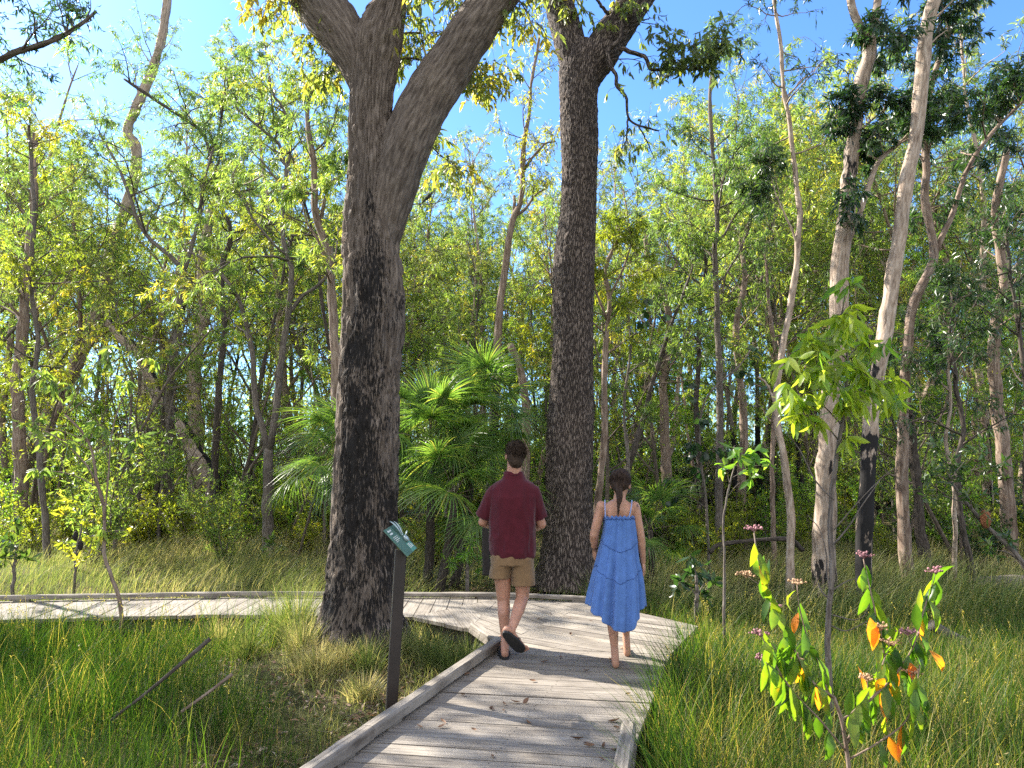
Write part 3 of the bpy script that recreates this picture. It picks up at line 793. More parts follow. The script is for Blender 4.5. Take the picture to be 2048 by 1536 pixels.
key_tree('leaning_paperbark', 'tree', 'pale paperbark with a stout trunk leaning right at the left side of the forest', 25.0,
         [(60, 900), (100, 830), (147, 746), (175, 670), (205, 592), (222, 500), (258, 395), (274, 307), (257, 256), (307, 137), (330, 40), (340, -80)], 29, 14, 'bark_paper', 'leaf_acacia', 101, cr(tmin=0.55, n1=12, len1=2.4, tint=0.35), charfn=patches(3, .62, .8, .5))
key_tree('paperbark_tree', 'tree', 'upright tan paperbark trunk at the far left edge', 17.0, [(40, 1010), (37, 900), (30, 760), (45, 600), (60, 420), (62, 260)], 26, 12, 'bark_red', 'leaf_gum', 102, cr(tmin=0.45, len1=2.2, tint=0.45))
key_tree('wattle_tree', 'tree', 'dark thin trunk forking into a Y at mid height, left of the burnt tree', 17.5,
         [(334, 1062), (337, 1000), (345, 807), (352, 740), (359, 671), (366, 600), (369, 560), (372, 544)], 21, 13, 'bark_grey', 'leaf_acacia', 103, None,
         forks=[([(372, 546), (342, 512), (300, 478), (273, 434), (264, 400), (236, 330), (200, 270)], 10, 4, cr(tmin=0.3, n1=12, len1=1.9, tint=0.25)), ([(372, 546), (385, 505), (402, 440), (410, 380), (430, 300)], 9, 4, cr(tmin=0.35, n1=9, len1=1.5))])
key_tree('wattle_tree', 'tree', 'dark slim trunk leaning against the left side of the Y-shaped wattle', 17.3, [(306, 1040), (308, 1012), (325, 910), (328, 790), (338, 705), (352, 640), (362, 590)], 13, 8, 'bark_dark', 'leaf_acacia', 104, None)
key_tree('wattle_tree', 'tree', 'tall dark wattle whose upper trunk arches over to the left', 19.5,
         [(424, 1040), (427, 944), (437, 739), (444, 654), (438, 568), (446, 500), (460, 470), (452, 440), (437, 410), (424, 342), (415, 290), (400, 260), (359, 232), (308, 198), (250, 160)], 16, 5, 'bark_dark', 'leaf_acacia', 105, cr(tmin=0.55, n1=22, len1=2.1, tint=0.2, tintvar=0.1),
         forks=[([(418, 300), (432, 280), (440, 250), (446, 200), (452, 120)], 7, 3, cr(tmin=0.2, n1=9, len1=1.5, tint=0.3))])
key_tree('wattle_tree', 'tree', 'grey trunk splitting low into a wide V, left of the burnt tree', 15.0,
         [(535, 1110), (535, 1013), (537, 940), (537, 893)], 23, 17, 'bark_grey', 'leaf_acacia', 106, None,
         forks=[([(537, 905), (525, 850), (513, 822), (506, 722), (492, 644), (475, 592), (440, 545), (400, 515), (370, 500)], 14, 5, cr(tmin=0.45, n1=9, len1=1.5, tint=0.5)),
                ([(538, 905), (549, 850), (554, 825), (564, 722), (578, 626), (582, 590), (588, 551), (575, 505), (564, 461), (574, 342), (560, 290), (530, 265), (478, 222), (450, 190)], 15, 5, cr(tmin=0.45, n1=20, len1=1.9, tint=0.42)),
                ([(578, 626), (600, 595), (643, 561), (660, 530), (668, 470)], 9, 4, cr(tmin=0.4, n1=6, len1=1.0)),
                ([(574, 345), (580, 300), (582, 260), (560, 205), (545, 185), (530, 90)], 7, 3, cr(tmin=0.2, n1=10, len1=1.5, tint=0.5))])
key_tree('gum_sapling', 'tree', 'reddish slender trunk close along the left edge of the burnt tree', 12.5,
         [(676, 1010), (674, 850), (672, 730), (662, 600), (660, 500), (649, 478), (632, 427), (628, 330), (615, 239), (622, 150)], 24, 9, 'bark_red', 'leaf_acacia', 107, cr(tmin=0.55, n1=12, len1=1.5, tint=0.55),
         forks=[([(640, 445), (655, 385), (668, 360), (690, 350)], 8, 4, cr(tmin=0.2, n1=5, len1=.8))])
key_tree('fallen_paperbark', 'dead tree', 'toppled paperbark trunk leaning left that is dark along one side', 20.0,
         [(420, 960), (410, 941), (380, 890), (352, 842), (308, 790), (270, 705), (239, 678), (205, 640)], 32, 16, 'bark_paper', 'leaf_gum', 108, cr(tmin=0.6, n1=6, len1=1.2, bare=0.6), charfn=lambda v, s, th: 0.85 * sstep(0.0, 0.5, np.sin(th + 2.6)))  # one side of the trunk is coloured darker
key_tree('paperbark_tree', 'tree', 'stout pale paperbark standing behind the toppled trunk', 24.0, [(391, 980), (390, 842), (386, 739), (400, 660), (410, 620), (404, 520), (420, 420)], 32, 16, 'bark_paper', 'leaf_gum', 109, cr(tmin=0.5, n1=12, len1=2.6, tint=0.6))
key_tree('gum_tree', 'tree', 'slender orange-brown tree with a blackened foot between the two big trunks', 14.0,
         [(990, 800), (995, 700), (999, 628), (1007, 554), (1023, 451), (1030, 425), (1044, 394), (1045, 340), (1048, 287), (1058, 234), (1062, 172), (1075, 100), (1080, 60)], 19, 5, 'bark_red', 'leaf_yellow', 110, cr(tmin=0.62, n1=13, len1=0.85, lpt=6, n3=3, tint=0.55, L=0.13, W=0.022, up=0.8),
         forks=[([(1028, 427), (1029, 400), (1028, 386)], 8, 6, None), ([(1045, 345), (1060, 320), (1087, 290), (1092, 285), (1112, 278)], 7, 3, cr(tmin=0.4, n1=5, len1=0.6, lpt=6, tint=0.6)), ([(1030, 430), (1050, 415), (1072, 388), (1095, 375)], 7, 3, cr(tmin=0.3, n1=5, len1=0.8, lpt=6))], charfn=low_char(2.5, 4.9))
key_tree('broken_tree', 'dead tree', 'short broken trunk leaning left behind the palm', 15.5, [(1046, 1010), (1052, 900), (1052, 820), (1045, 760), (1035, 725), (1020, 690)], 20, 13, 'bark_red', 'leaf_gum', 111, None)
key_tree('gum_sapling', 'tree', 'light brown slim trunk close along the right edge of the scaly tree', 12.5, [(1190, 1060), (1196, 993), (1209, 873), (1209, 737), (1214, 650), (1218, 600), (1210, 540), (1240, 470)], 16, 7, 'bark_red', 'leaf_yellow', 112, cr(tmin=0.62, n1=9, len1=1.1, tint=0.25),
         forks=[([(1212, 640), (1190, 585), (1172, 540)], 6, 3, cr(tmin=0.3, n1=4, len1=0.7)), ([(1216, 600), (1245, 540), (1262, 490)], 6, 3, cr(tmin=0.3, n1=5, len1=0.9, tint=0.4))])
key_tree('wattle_tree', 'tree', 'dark trunk leaning right just behind the woman', 14.0, [(1250, 960), (1268, 900), (1292, 830), (1305, 770), (1322, 720), (1340, 660), (1378, 560), (1388, 530)], 13, 5, 'bark_dark', 'leaf_acacia', 113, cr(tmin=0.6, n1=9, len1=1.2))
key_tree('paperbark_tree', 'tree', 'flaky pale paperbark half hidden in leaves to the right of the woman', 16.5, [(1332, 1060), (1334, 960), (1329, 850), (1326, 750), (1338, 650), (1325, 590), (1300, 540), (1290, 480)], 23, 10, 'bark_red', 'leaf_acacia', 114, cr(tmin=0.5, n1=11, len1=1.6))
key_tree('wattle_tree', 'tree', 'dark straight tree with bent top between the woman and the pale slim trunk', 14.5,
         [(1438, 1115), (1437, 1013), (1439, 808), (1433, 671), (1427, 551), (1425, 500), (1430, 444), (1420, 308), (1415, 205), (1425, 120)], 17, 6, 'bark_grey', 'leaf_acacia', 115, cr(tmin=0.5, n1=17, len1=1.6, tint=0.28))
key_tree('wattle_tree', 'tree', 'thin dark trunk standing just left of the dark straight tree', 15.0, [(1412, 1090), (1406, 1006), (1392, 825), (1397, 740), (1399, 654), (1404, 579), (1412, 520), (1380, 440)], 13, 6, 'bark_dark', 'leaf_acacia', 116, thinc)
key_tree('gum_sapling', 'tree', 'pale slim wavering trunk with sparse narrow leaves against the sky', 11.0,
         [(1580, 1165), (1581, 1013), (1567, 910), (1553, 808), (1567, 688), (1580, 620), (1594, 534), (1597, 480), (1601, 427), (1587, 308), (1570, 205), (1560, 85), (1546, 0), (1540, -90)], 16, 6, 'bark_paper', 'leaf_dark', 117, cr(tmin=0.62, n1=15, len1=0.95, n2=4, n3=3, lpt=6, tint=0.3, L=0.13, W=0.017, up=0.2),
         forks=[([(1553, 812), (1538, 770), (1522, 752)], 6, 4, None), ([(1598, 495), (1585, 460), (1560, 400), (1540, 330)], 5, 2, cr(tmin=0.3, n1=6, len1=0.7))])
key_tree('paperbark_tree', 'tree', 'large pale paperbark with a leaning side stem, forking at the top', 11.0,
         [(1650, 1180), (1648, 1023), (1652, 910), (1658, 808), (1668, 700), (1676, 630), (1676, 517), (1681, 478), (1693, 376), (1703, 308), (1710, 239), (1720, 171), (1738, 105), (1736, 75)], 44, 24, 'bark_paper', 'leaf_dark', 118, cr(tmin=0.6, n1=9, len1=0.9, tint=0.3, L=0.15, W=0.028, r1=0.02),
         forks=[([(1737, 90), (1716, 46), (1700, 8), (1690, -60), (1670, -200)], 18, 12, cr(tmin=0.6, n1=6, len1=1.2, tint=0.3)), ([(1737, 90), (1750, 40), (1756, -5), (1770, -90), (1790, -220)], 18, 11, cr(tmin=0.5, n1=7, len1=1.2, tint=0.3)),
                ([(1690, 490), (1718, 420), (1738, 360), (1758, 321), (1806, 280), (1850, 235)], 13, 7, cr(tmin=0.5, n1=8, len1=0.9, tint=0.25, L=0.15, W=0.028)), ([(1757, 322), (1742, 312), (1737, 300), (1748, 285)], 5, 3, None)], charfn=patches(21, .68, .82, .62))
key_tree('paperbark_tree', 'tree', 'leaning paperbark with black burnt patches and a charred foot', 10.3,
         [(1728, 1190), (1731, 1023), (1744, 842), (1762, 720), (1772, 654), (1783, 580), (1792, 500), (1797, 470), (1806, 376), (1826, 273), (1833, 171), (1844, 68), (1866, -10), (1885, -110)], 31, 25, 'bark_paper', 'leaf_dark', 119, cr(tmin=0.8, n1=8, len1=1.2, tint=0.3, L=0.15, W=0.028, r1=0.02), charfn=lambda v, s, th: 0.7 * sstep(2.9, 1.9, v[:, 2] + 1.2 * (vnoise(v * 4, 6) - 0.5)) + 0.72 * sstep(.55, .78, vnoise(v * np.array([5, 5, 2.0]), 27)) * (v[:, 2] < 4.6))
key_tree('paperbark_tree', 'tree', 'smooth tan paperbark with a swollen bend, right of the burnt-footed one', 12.2,
         [(1816, 1165), (1806, 1013), (1806, 876), (1813, 739), (1826, 620), (1858, 544), (1872, 505), (1866, 470), (1854, 410), (1856, 330), (1854, 239), (1870, 150), (1900, 60)], 25, 10, 'bark_red', 'leaf_dark', 120, cr(tmin=0.6, n1=12, len1=1.4, tint=0.35, L=0.15, W=0.026),
         forks=[([(1872, 505), (1888, 470), (1908, 427), (1936, 342), (1980, 273), (2050, 200)], 12, 6, cr(tmin=0.4, n1=10, len1=1.3, L=0.15, W=0.026))])
key_tree('paperbark_tree', 'tree', 'peeling red-and-cream paperbark by the right-hand log', 14.0, [(2022, 1110), (2014, 1013), (2008, 900), (1998, 800), (1990, 690), (2004, 560), (1990, 420), (2010, 300)], 29, 12, 'bark_red', 'leaf_dark', 121, cr(tmin=0.4, n1=15, len1=1.7, tint=0.35, L=0.15, W=0.026))
key_tree('wattle_tree', 'tree', 'black slightly bowed trunk in the gap right of the tan bent paperbark', 13.5, [(1848, 1115), (1836, 1050), (1830, 960), (1818, 870), (1806, 790), (1800, 700)], 21, 11, 'bark_dark', 'leaf_dark', 122, thinc)
key_tree('wattle_tree', 'tree', 'curved thin black stem rising beside the end of the log', 11.6, [(1946, 1175), (1938, 1110), (1928, 1060), (1920, 1000), (1916, 920), (1930, 850), (1912, 760), (1905, 650)], 13, 7, 'bark_dark', 'leaf_dark', 123, small)
key_tree('gum_sapling', 'tree', 'thin pale stem with a kinked upper half near the banksia', 12.0, [(1908, 1130), (1905, 1040), (1904, 960), (1890, 900), (1886, 860), (1896, 820), (1892, 740), (1905, 680), (1900, 590)], 9, 5, 'bark_paper', 'leaf_dark', 124, cr(tmin=0.55, n1=8, len1=1.0))
key_tree('wattle_tree', 'tree', 'dark thin stem hugging the left of the peeling red paperbark', 13.0, [(2052, 1080), (2040, 980), (2032, 850), (2016, 720), (2000, 600), (1985, 480)], 13, 6, 'bark_dark', 'leaf_dark', 125, thinc)
key_tree('wattle_tree', 'tree', 'slim dark trunk midway between the man and the pale slim trunk, behind the vine', 17.0, [(1486, 1080), (1484, 960), (1490, 850), (1478, 740), (1470, 650), (1484, 560), (1475, 450)], 20, 8, 'bark_red', 'leaf_acacia', 126, cr(tmin=0.4, n1=13, len1=1.6, tint=0.45))
key_tree('wattle_tree', 'tree', 'thin upright trunk with orange bark left of the large pale paperbark', 14.0, [(1545, 1060), (1541, 960), (1543, 860), (1548, 740), (1538, 640), (1530, 520)], 10, 6, 'bark_red', 'leaf_acacia', 127, thinc)
key_tree('wattle_tree', 'tree', 'bare branching grey sapling between the scaly tree and the vine-hung trunks', 13.2, [(1262, 1080), (1260, 1000), (1256, 900), (1250, 800), (1262, 700), (1255, 590)], 9, 4, 'bark_grey', 'leaf_acacia', 128, cr(tmin=0.5, n1=9, len1=0.9, bare=0.4))
key_tree('wattle_tree', 'tree', 'bright-topped wattle at the left edge with a slender stem', 14.0, [(90, 1030), (84, 930), (70, 800), (78, 690), (60, 560), (70, 430), (55, 250)], 12, 6, 'bark_grey', 'leaf_yellow', 129, cr(tmin=0.3, n1=16, len1=1.5, tint=0.45, L=0.11))
# dark leafy limb reaching in at the top left corner
key_tree('gum_tree', 'tree', 'dark-leaved gum reaching in from the top left corner', 9.0, [(-330, 1120), (-320, 760), (-280, 480), (-190, 280), (-70, 170), (40, 110), (130, 80), (200, 30)], 40, 6, 'bark_grey', 'leaf_dark', 130, cr(tmin=0.66, n1=26, len1=0.95, n2=5, n3=4, lpt=8, tint=0.2, L=0.11, W=0.02, r1=0.016))

# wattles standing left of the view; their crowns throw the broken shade over the walk and the sedge
for i, (x, y, h, sd, lab) in enumerate(((-10.5, 9.6, 8.6, 131, 'tall wattle outside the left side of the view, shading the sedge'), (-8.2, 7.0, 6.6, 132, 'short wattle outside the left side of the view, shading the near deck'), (-13.5, 12.5, 9.5, 133, 'spreading wattle outside the left side of the view by the far walkway'), (-9.2, 11.0, 8.0, 134, 'leafy wattle outside the left side of the view, second from the front'), (-11.8, 8.6, 8.8, 135, 'broad wattle outside the left side of the view, farthest to the left'), (-7.3, 8.4, 6.0, 136, 'low wattle just outside the left side of the view above the near walkway'))):
    u0 = 1024 + x / y * FPX
    key_tree('wattle_tree', 'tree', lab, y, [(u0, 1000), (u0 + 15, 700), (u0 - 10, 400), (u0 + 10, 935 - (h - 1.6) / y * FPX)], 16, 5, 'bark_grey', 'leaf_acacia', sd, cr(tmin=0.4, n1=15, len1=1.9, lpt=13))

# ------------------------------------------------------------------ thicket behind: a few kinds of tree, copied one by one
def proto_tree(kind, H, lean, bark, leafm, seed, prm, r0=0.06, fork=False):
    r = np.random.default_rng(seed)
    o = thing(kind, 'thicket tree', 'tree', (0, 0, 0))
    mt, mc = MB(), MB()
    pts = bpath((0, 0, -0.15), (lean[0], lean[1], 1.0), H, 14, 0.07, 0.35, r)
    rad = np.linspace(r0 * 1.15, r0 * 0.2, len(pts)); pr = catmull(np.hstack([pts, rad[:, None]]), 40)
    tube(mt, pr[:, :3], pr[:, 3], 9, 0, 0.5, rmod=barkmod(r0 * 0.15, 12, 3, seed), char=patches(seed, .55, .75, .8, 2.5))
    crown_on(mt, mc, pr[:, :3], pr[:, 3], r, **prm)
    if fork:
        q = bpath(at(pr[:, :3], 0.35)[0], (0.5, 0.2, 1.0), H * 0.55, 10, 0.09, 0.5, r)
        fr = np.linspace(r0 * 0.6, r0 * 0.15, len(q)); tube(mt, q, fr, 8, 0); crown_on(mt, mc, q, fr, r, **prm)
    mt.build('trunk', [M[bark]], o); mc.build('crown', [M[leafm], M['twig']], o)
    return o
bg = dict(tmin=0.25, n1=18, len1=2.3, n2=6, n3=5, lpt=15, up=0.5, droop=0.6, L=0.135, W=0.0195, seg=1)
def bgp(**k): d = dict(bg); d.update(k); return d
PROTOS = [
    ('thicket_wattle', proto_tree('thicket_wattle', 10.5, (0.1, 0), 'bark_dark', 'leaf_acacia', 201, bgp(tint=0.4))),
    ('thicket_wattle', proto_tree('thicket_wattle', 9.5, (-0.15, 0.1), 'bark_grey', 'leaf_acacia', 202, bgp(tint=0.55, tmin=0.4), fork=True)),
    ('thicket_paperbark', proto_tree('thicket_paperbark', 11.5, (0.05, 0), 'bark_paper', 'leaf_gum', 203, bgp(tint=0.5, tmin=0.42), r0=0.10)),
    ('thicket_wattle', proto_tree('thicket_wattle', 8.5, (0.2, 0), 'bark_grey', 'leaf_yellow', 204, bgp(tint=0.35, tmin=0.25))),
    ('thicket_paperbark', proto_tree('thicket_paperbark', 10.0, (-0.1, 0), 'bark_red', 'leaf_acacia', 205, bgp(tint=0.45, tmin=0.45), r0=0.09, fork=True)),
    ('thicket_wattle', proto_tree('thicket_wattle', 9.0, (0.0, 0.1), 'bark_dark', 'leaf_yellow', 206, bgp(tint=0.5, n1=13))),
    ('thicket_gum', proto_tree('thicket_gum', 10.0, (0.0, 0.0), 'bark_red', 'leaf_bright', 207, bgp(tint=0.5, n1=15, len1=2.6))),
]
TL = {'thicket_wattle': 'slender dark-stemmed wattle in the distant thicket behind the boardwalk', 'thicket_paperbark': 'pale-trunked paperbark in the distant thicket behind the boardwalk', 'thicket_gum': 'bright green bushy gum in the distant thicket behind the boardwalk'}
TG = {'thicket_wattle': 'thicket wattles', 'thicket_paperbark': 'thicket paperbarks', 'thicket_gum': 'thicket gums'}
for k, o in PROTOS: o['label'] = TL[k]; o['group'] = TG[k]
def scatter_trees():
    r = np.random.default_rng(77)
    used = [False] * len(PROTOS); placed = []
    spots = []
    tries = 0
    while len(spots) < 124 and tries < 6000:
        tries += 1
        y = 20.0 + 25 * r.uniform() ** 1.15
        x = r.uniform(-0.74 * y - 1, 0.78 * y + 1)
        if any((x - a) ** 2 + (y - b) ** 2 < 1.7 ** 2 for a, b in placed): continue
        placed.append((x, y)); spots.append((x, y))
    for x, y in spots:
        k = int(r.choice(len(PROTOS), p=[.16, .16, .2, .12, .2, .08, .08]))
        kind, o = PROTOS[k]
        u = 1024 + x / y * FPX
        # tree tops lower in the gap between the two big trees and right of the scaly one
        vt = 250 + 90 * r.normal()
        if 820 < u < 1130: vt = 360 + 60 * r.normal()
        elif 1180 < u < 1420: vt = 290 + 50 * r.normal()
        elif u < 620: vt = 90 + 90 * r.normal()
        elif u > 1480: vt = 70 + 90 * r.normal()
        H = np.clip((935 - vt) / FPX * y + 1.6, 5.0, 17.5)
        hp = [10.5, 9.5, 11.5, 8.5, 10.0, 9.0, 10.0][k] * 1.05
        s = H / hp
        sxy = s * r.uniform(0.85, 1.15)
        loc = (x, y, gz1(x, y))
        if not used[k]:
            o.location = loc; o.rotation_euler = (0, 0, r.uniform(0, 6.28)); o.scale = (sxy, sxy, s); used[k] = True
        else:
            dup(o, loc, r.uniform(0, 6.28), (sxy, sxy, s))
scatter_trees()

# ------------------------------------------------------------------ understorey bushes
def proto_bush(name, h, w, leafm, seed, L, W, tint, n=34, lpt=16):
    r = np.random.default_rng(seed)
    o = thing(name, 'bush', 'shrub', (0, 0, 0))
    ms, mc = MB(), MB(); bag = LeafBag()
    for i in range(9):
        a = r.uniform(0, 6.28); d = np.array([math.cos(a) * 0.5, math.sin(a) * 0.5, 1.0])
        p = bpath((0, 0, -0.05), d, h * r.uniform(0.6, 1.0), 6, 0.16, 0.3, r)
        p[:, :2] *= w / h * 1.3
        tube(ms, p, np.linspace(0.014, 0.004, len(p)), 5, 0)
        for j in range(n // 2):
            q0, dd = at(p, r.uniform(0.15, 1.0))
            dd = norm(dd) * 0.4 + r.normal(0, 0.7, 3); dd[2] += 0.25
            q = bpath(q0, dd, r.uniform(0.25, 0.55) * w * 0.6, 3, 0.25, 0.2, r)
            tube(mc, q, np.linspace(0.004, 0.0015, len(q)), 3, 1, cap=False)
            leaf_twig(bag, q, lpt, 0.1, 0.6, np.clip(tint + r.normal(0, 0.14), 0, 1), r)
    bag.flush(mc, L, W, 0, 1, r)
    ms.build('stem', [M['bark_grey']], o); mc.build('foliage', [M[leafm], M['twig']], o)
    return o
BUSH = [proto_bush('thicket_bush', 1.7, 1.3, 'leaf_yellow', 301, 0.085, 0.03, 0.4), proto_bush('thicket_bush', 2.4, 1.6, 'leaf_bright', 302, 0.09, 0.032, 0.45), proto_bush('thicket_bush', 1.3, 1.2, 'leaf_yellow', 303, 0.075, 0.028, 0.5),
        proto_bush('thicket_bush', 2.8, 1.7, 'leaf_acacia', 304, 0.12, 0.024, 0.5), proto_bush('thicket_bush', 1.8, 1.4, 'leaf_dark', 305, 0.10, 0.04, 0.5)]
def scatter_bushes():
    r = np.random.default_rng(78); used = [False] * 5; placed = []
    lab = 'yellow-green leafy bush in the understorey beneath the far trees'
    tries = 0
    for b in BUSH: b['label'] = lab; b['group'] = 'understorey bushes'
    while len(placed) < 110 and tries < 5000:
        tries += 1
        y = 13.6 + 26 * r.uniform() ** 1.2; x = r.uniform(-0.74 * y - 1, 0.74 * y + 1)
        u = 1024 + x / y * FPX
        if y < 17 and u < 660 and r.uniform() < 0.75: continue
        if y < 16 and 940 < u < 1260: continue
        if y < 15 and u > 1260 and r.uniform() < 0.7: continue
        if any((x - a) ** 2 + (y - b) ** 2 < 1.3 ** 2 for a, b in placed): continue
        placed.append((x, y))
        k = int(r.choice(5, p=[.26, .24, .2, .18, .12])); s = r.uniform(0.7, 1.3); loc = (x, y, gz1(x, y))
        if y > 24: s *= 1.5
        if not used[k]:
            BUSH[k].location = loc; BUSH[k].rotation_euler = (0, 0, r.uniform(0, 6.28)); BUSH[k].scale = (s, s, s); used[k] = True
        else: dup(BUSH[k], loc, r.uniform(0, 6.28), s)
scatter_bushes()
def edge_bushes():
    r = np.random.default_rng(82)
    for u, d, k, s in ((70, 15.5, 0, .8), (150, 17.0, 2, 1.0), (215, 15.8, 0, .85), (250, 17.5, 1, .7), (300, 16.6, 2, 1.0), (390, 16.2, 0, .95), (430, 17.6, 0, 1.0), (470, 16.4, 2, .95), (500, 18.0, 1, .8), (580, 16.8, 0, .8), (620, 15.6, 2, .7), (20, 16.5, 1, .7),
                       (1370, 15.2, 0, .8), (1400, 14.4, 2, .8), (1330, 16.5, 1, .75), (1455, 15.4, 2, .75), (1520, 16.2, 1, .65), (1600, 15.5, 0, .7), (1700, 15.8, 1, .7), (1760, 14.6, 0, .6), (1830, 16.0, 4, .7), (1900, 15.0, 1, .65), (1960, 14.2, 4, .6), (2020, 16.2, 0, .8), (1880, 17.5, 3, .8), (1580, 18.0, 3, .8), (1270, 15.6, 4, .7), (1000, 15.2, 4, .8)):
        x = (u - 1024) / FPX * d; dup(BUSH[k], (x, d, gz1(x, d)), r.uniform(0, 6.28), s * r.uniform(.9, 1.1))
edge_bushes()

# ------------------------------------------------------------------ young trees filling the middle heights, and the wood beyond
SAPL = [proto_tree('young_wattle', 5.2, (0.1, 0), 'bark_grey', 'leaf_acacia', 401, bgp(tmin=0.12, n1=20, len1=1.5, n2=5, n3=4, L=0.13, W=0.022, tint=0.6), r0=0.035),
        proto_tree('young_wattle', 4.6, (-0.1, 0.1), 'bark_dark', 'leaf_yellow', 402, bgp(tmin=0.15, n1=18, len1=1.4, n2=5, n3=4, L=0.11, W=0.026, tint=0.4), r0=0.03),
        proto_tree('young_wattle', 6.0, (0.0, 0.0), 'bark_red', 'leaf_bright', 403, bgp(tmin=0.2, n1=20, len1=1.6, n2=5, n3=4, L=0.14, W=0.024, tint=0.55), r0=0.04)]
def scatter_saplings():
    r = np.random.default_rng(79); used = [False] * 3; placed = []; tries = 0
    for b in SAPL: b['label'] = 'leafy young wattle filling the middle height of the forest behind the walk'; b['group'] = 'young wattles'
    while len(placed) < 120 and tries < 5000:
        tries += 1
        y = 16.5 + 23 * r.uniform() ** 1.1; x = r.uniform(-0.76 * y - 1, 0.76 * y + 1)
        if any((x - a) ** 2 + (y - b) ** 2 < 1.5 ** 2 for a, b in placed): continue
        placed.append((x, y)); k = int(r.choice(3)); s = r.uniform(0.75, 1.35); loc = (x, y, gz1(x, y))
        if not used[k]:
            SAPL[k].location = loc; SAPL[k].rotation_euler = (0, 0, r.uniform(0, 6.28)); SAPL[k].scale = (s, s, s); used[k] = True
        else: dup(SAPL[k], loc, r.uniform(0, 6.28), s)
scatter_saplings()
BARE = proto_tree('bare_sapling', 4.4, (0.15, 0.1), 'twig', 'leaf_yellow', 421, dict(tmin=0.2, n1=13, len1=1.5, n2=6, n3=4, lpt=2, up=0.6, droop=0.3, L=0.09, W=0.02, seg=1, bare=0.75, wob=0.22), r0=0.03)
BARE['label'] = 'bare grey twiggy sapling standing among the leafy thicket trees'; BARE['group'] = 'bare saplings'
def scatter_bare():
    r = np.random.default_rng(81)
    for i in range(34):
        y = r.uniform(14.0, 24.0); x = r.uniform(-0.7 * y, 0.72 * y); u = 1024 + x / y * FPX; s = r.uniform(0.7, 1.6)
        if 640 < u < 1000: y += 4
        loc = (x, y, gz1(x, y))
        if i == 0: BARE.location = loc; BARE.scale = (s, s, s)
        else: dup(BARE, loc, r.uniform(0, 6.28), (s, s, s), tilt=(r.normal(0, .15), r.normal(0, .15)))
scatter_bare()
def far_wood():
    r = np.random.default_rng(80); mb = MB(); bag = LeafBag()
    for i in range(520):
        y = r.uniform(44, 62); x = r.uniform(-0.8 * y, 0.8 * y)
        top = 9.0 + 3.5 * (vnoise(np.array([[x * .16, y * .1, 0]]), 3)[0] - .3) * 2
        z = r.uniform(0.2, 1.0) * top if r.uniform() < .7 else r.uniform(0.3, 3.0)
        n = 150; c = np.array([x, y, z]); p = c + r.normal(0, 1, (n, 3)) * np.array([1.3, 1.1, 0.8])
        bag.b.append(p); bag.d.append(r.normal(0, .6, (n, 3)) - [0, 0, .5]); bag.t.append(np.clip(r.normal(.5, .12, n) + r.normal(0, .18), 0, 1))
    for i in range(170):
        y = r.uniform(42, 58); x = r.uniform(-0.8 * y, 0.8 * y)
        p = bpath((x, y, -.3), (r.normal(0, .1), 0, 1), r.uniform(6, 10), 7, .07, .2, r); tube(mb, p, np.linspace(r.uniform(.08, .16), .03, 8), 6, 1, cap=False)
    bag.flush(mb, 0.34, 0.11, 0, 1, r)
    o = mb.build('far_woods', [M['leaf_acacia'], M['bark_grey']]); o['kind'] = 'stuff'; o['label'] = 'far wood closing the view behind the thicket'; o['category'] = 'woods'
far_wood()
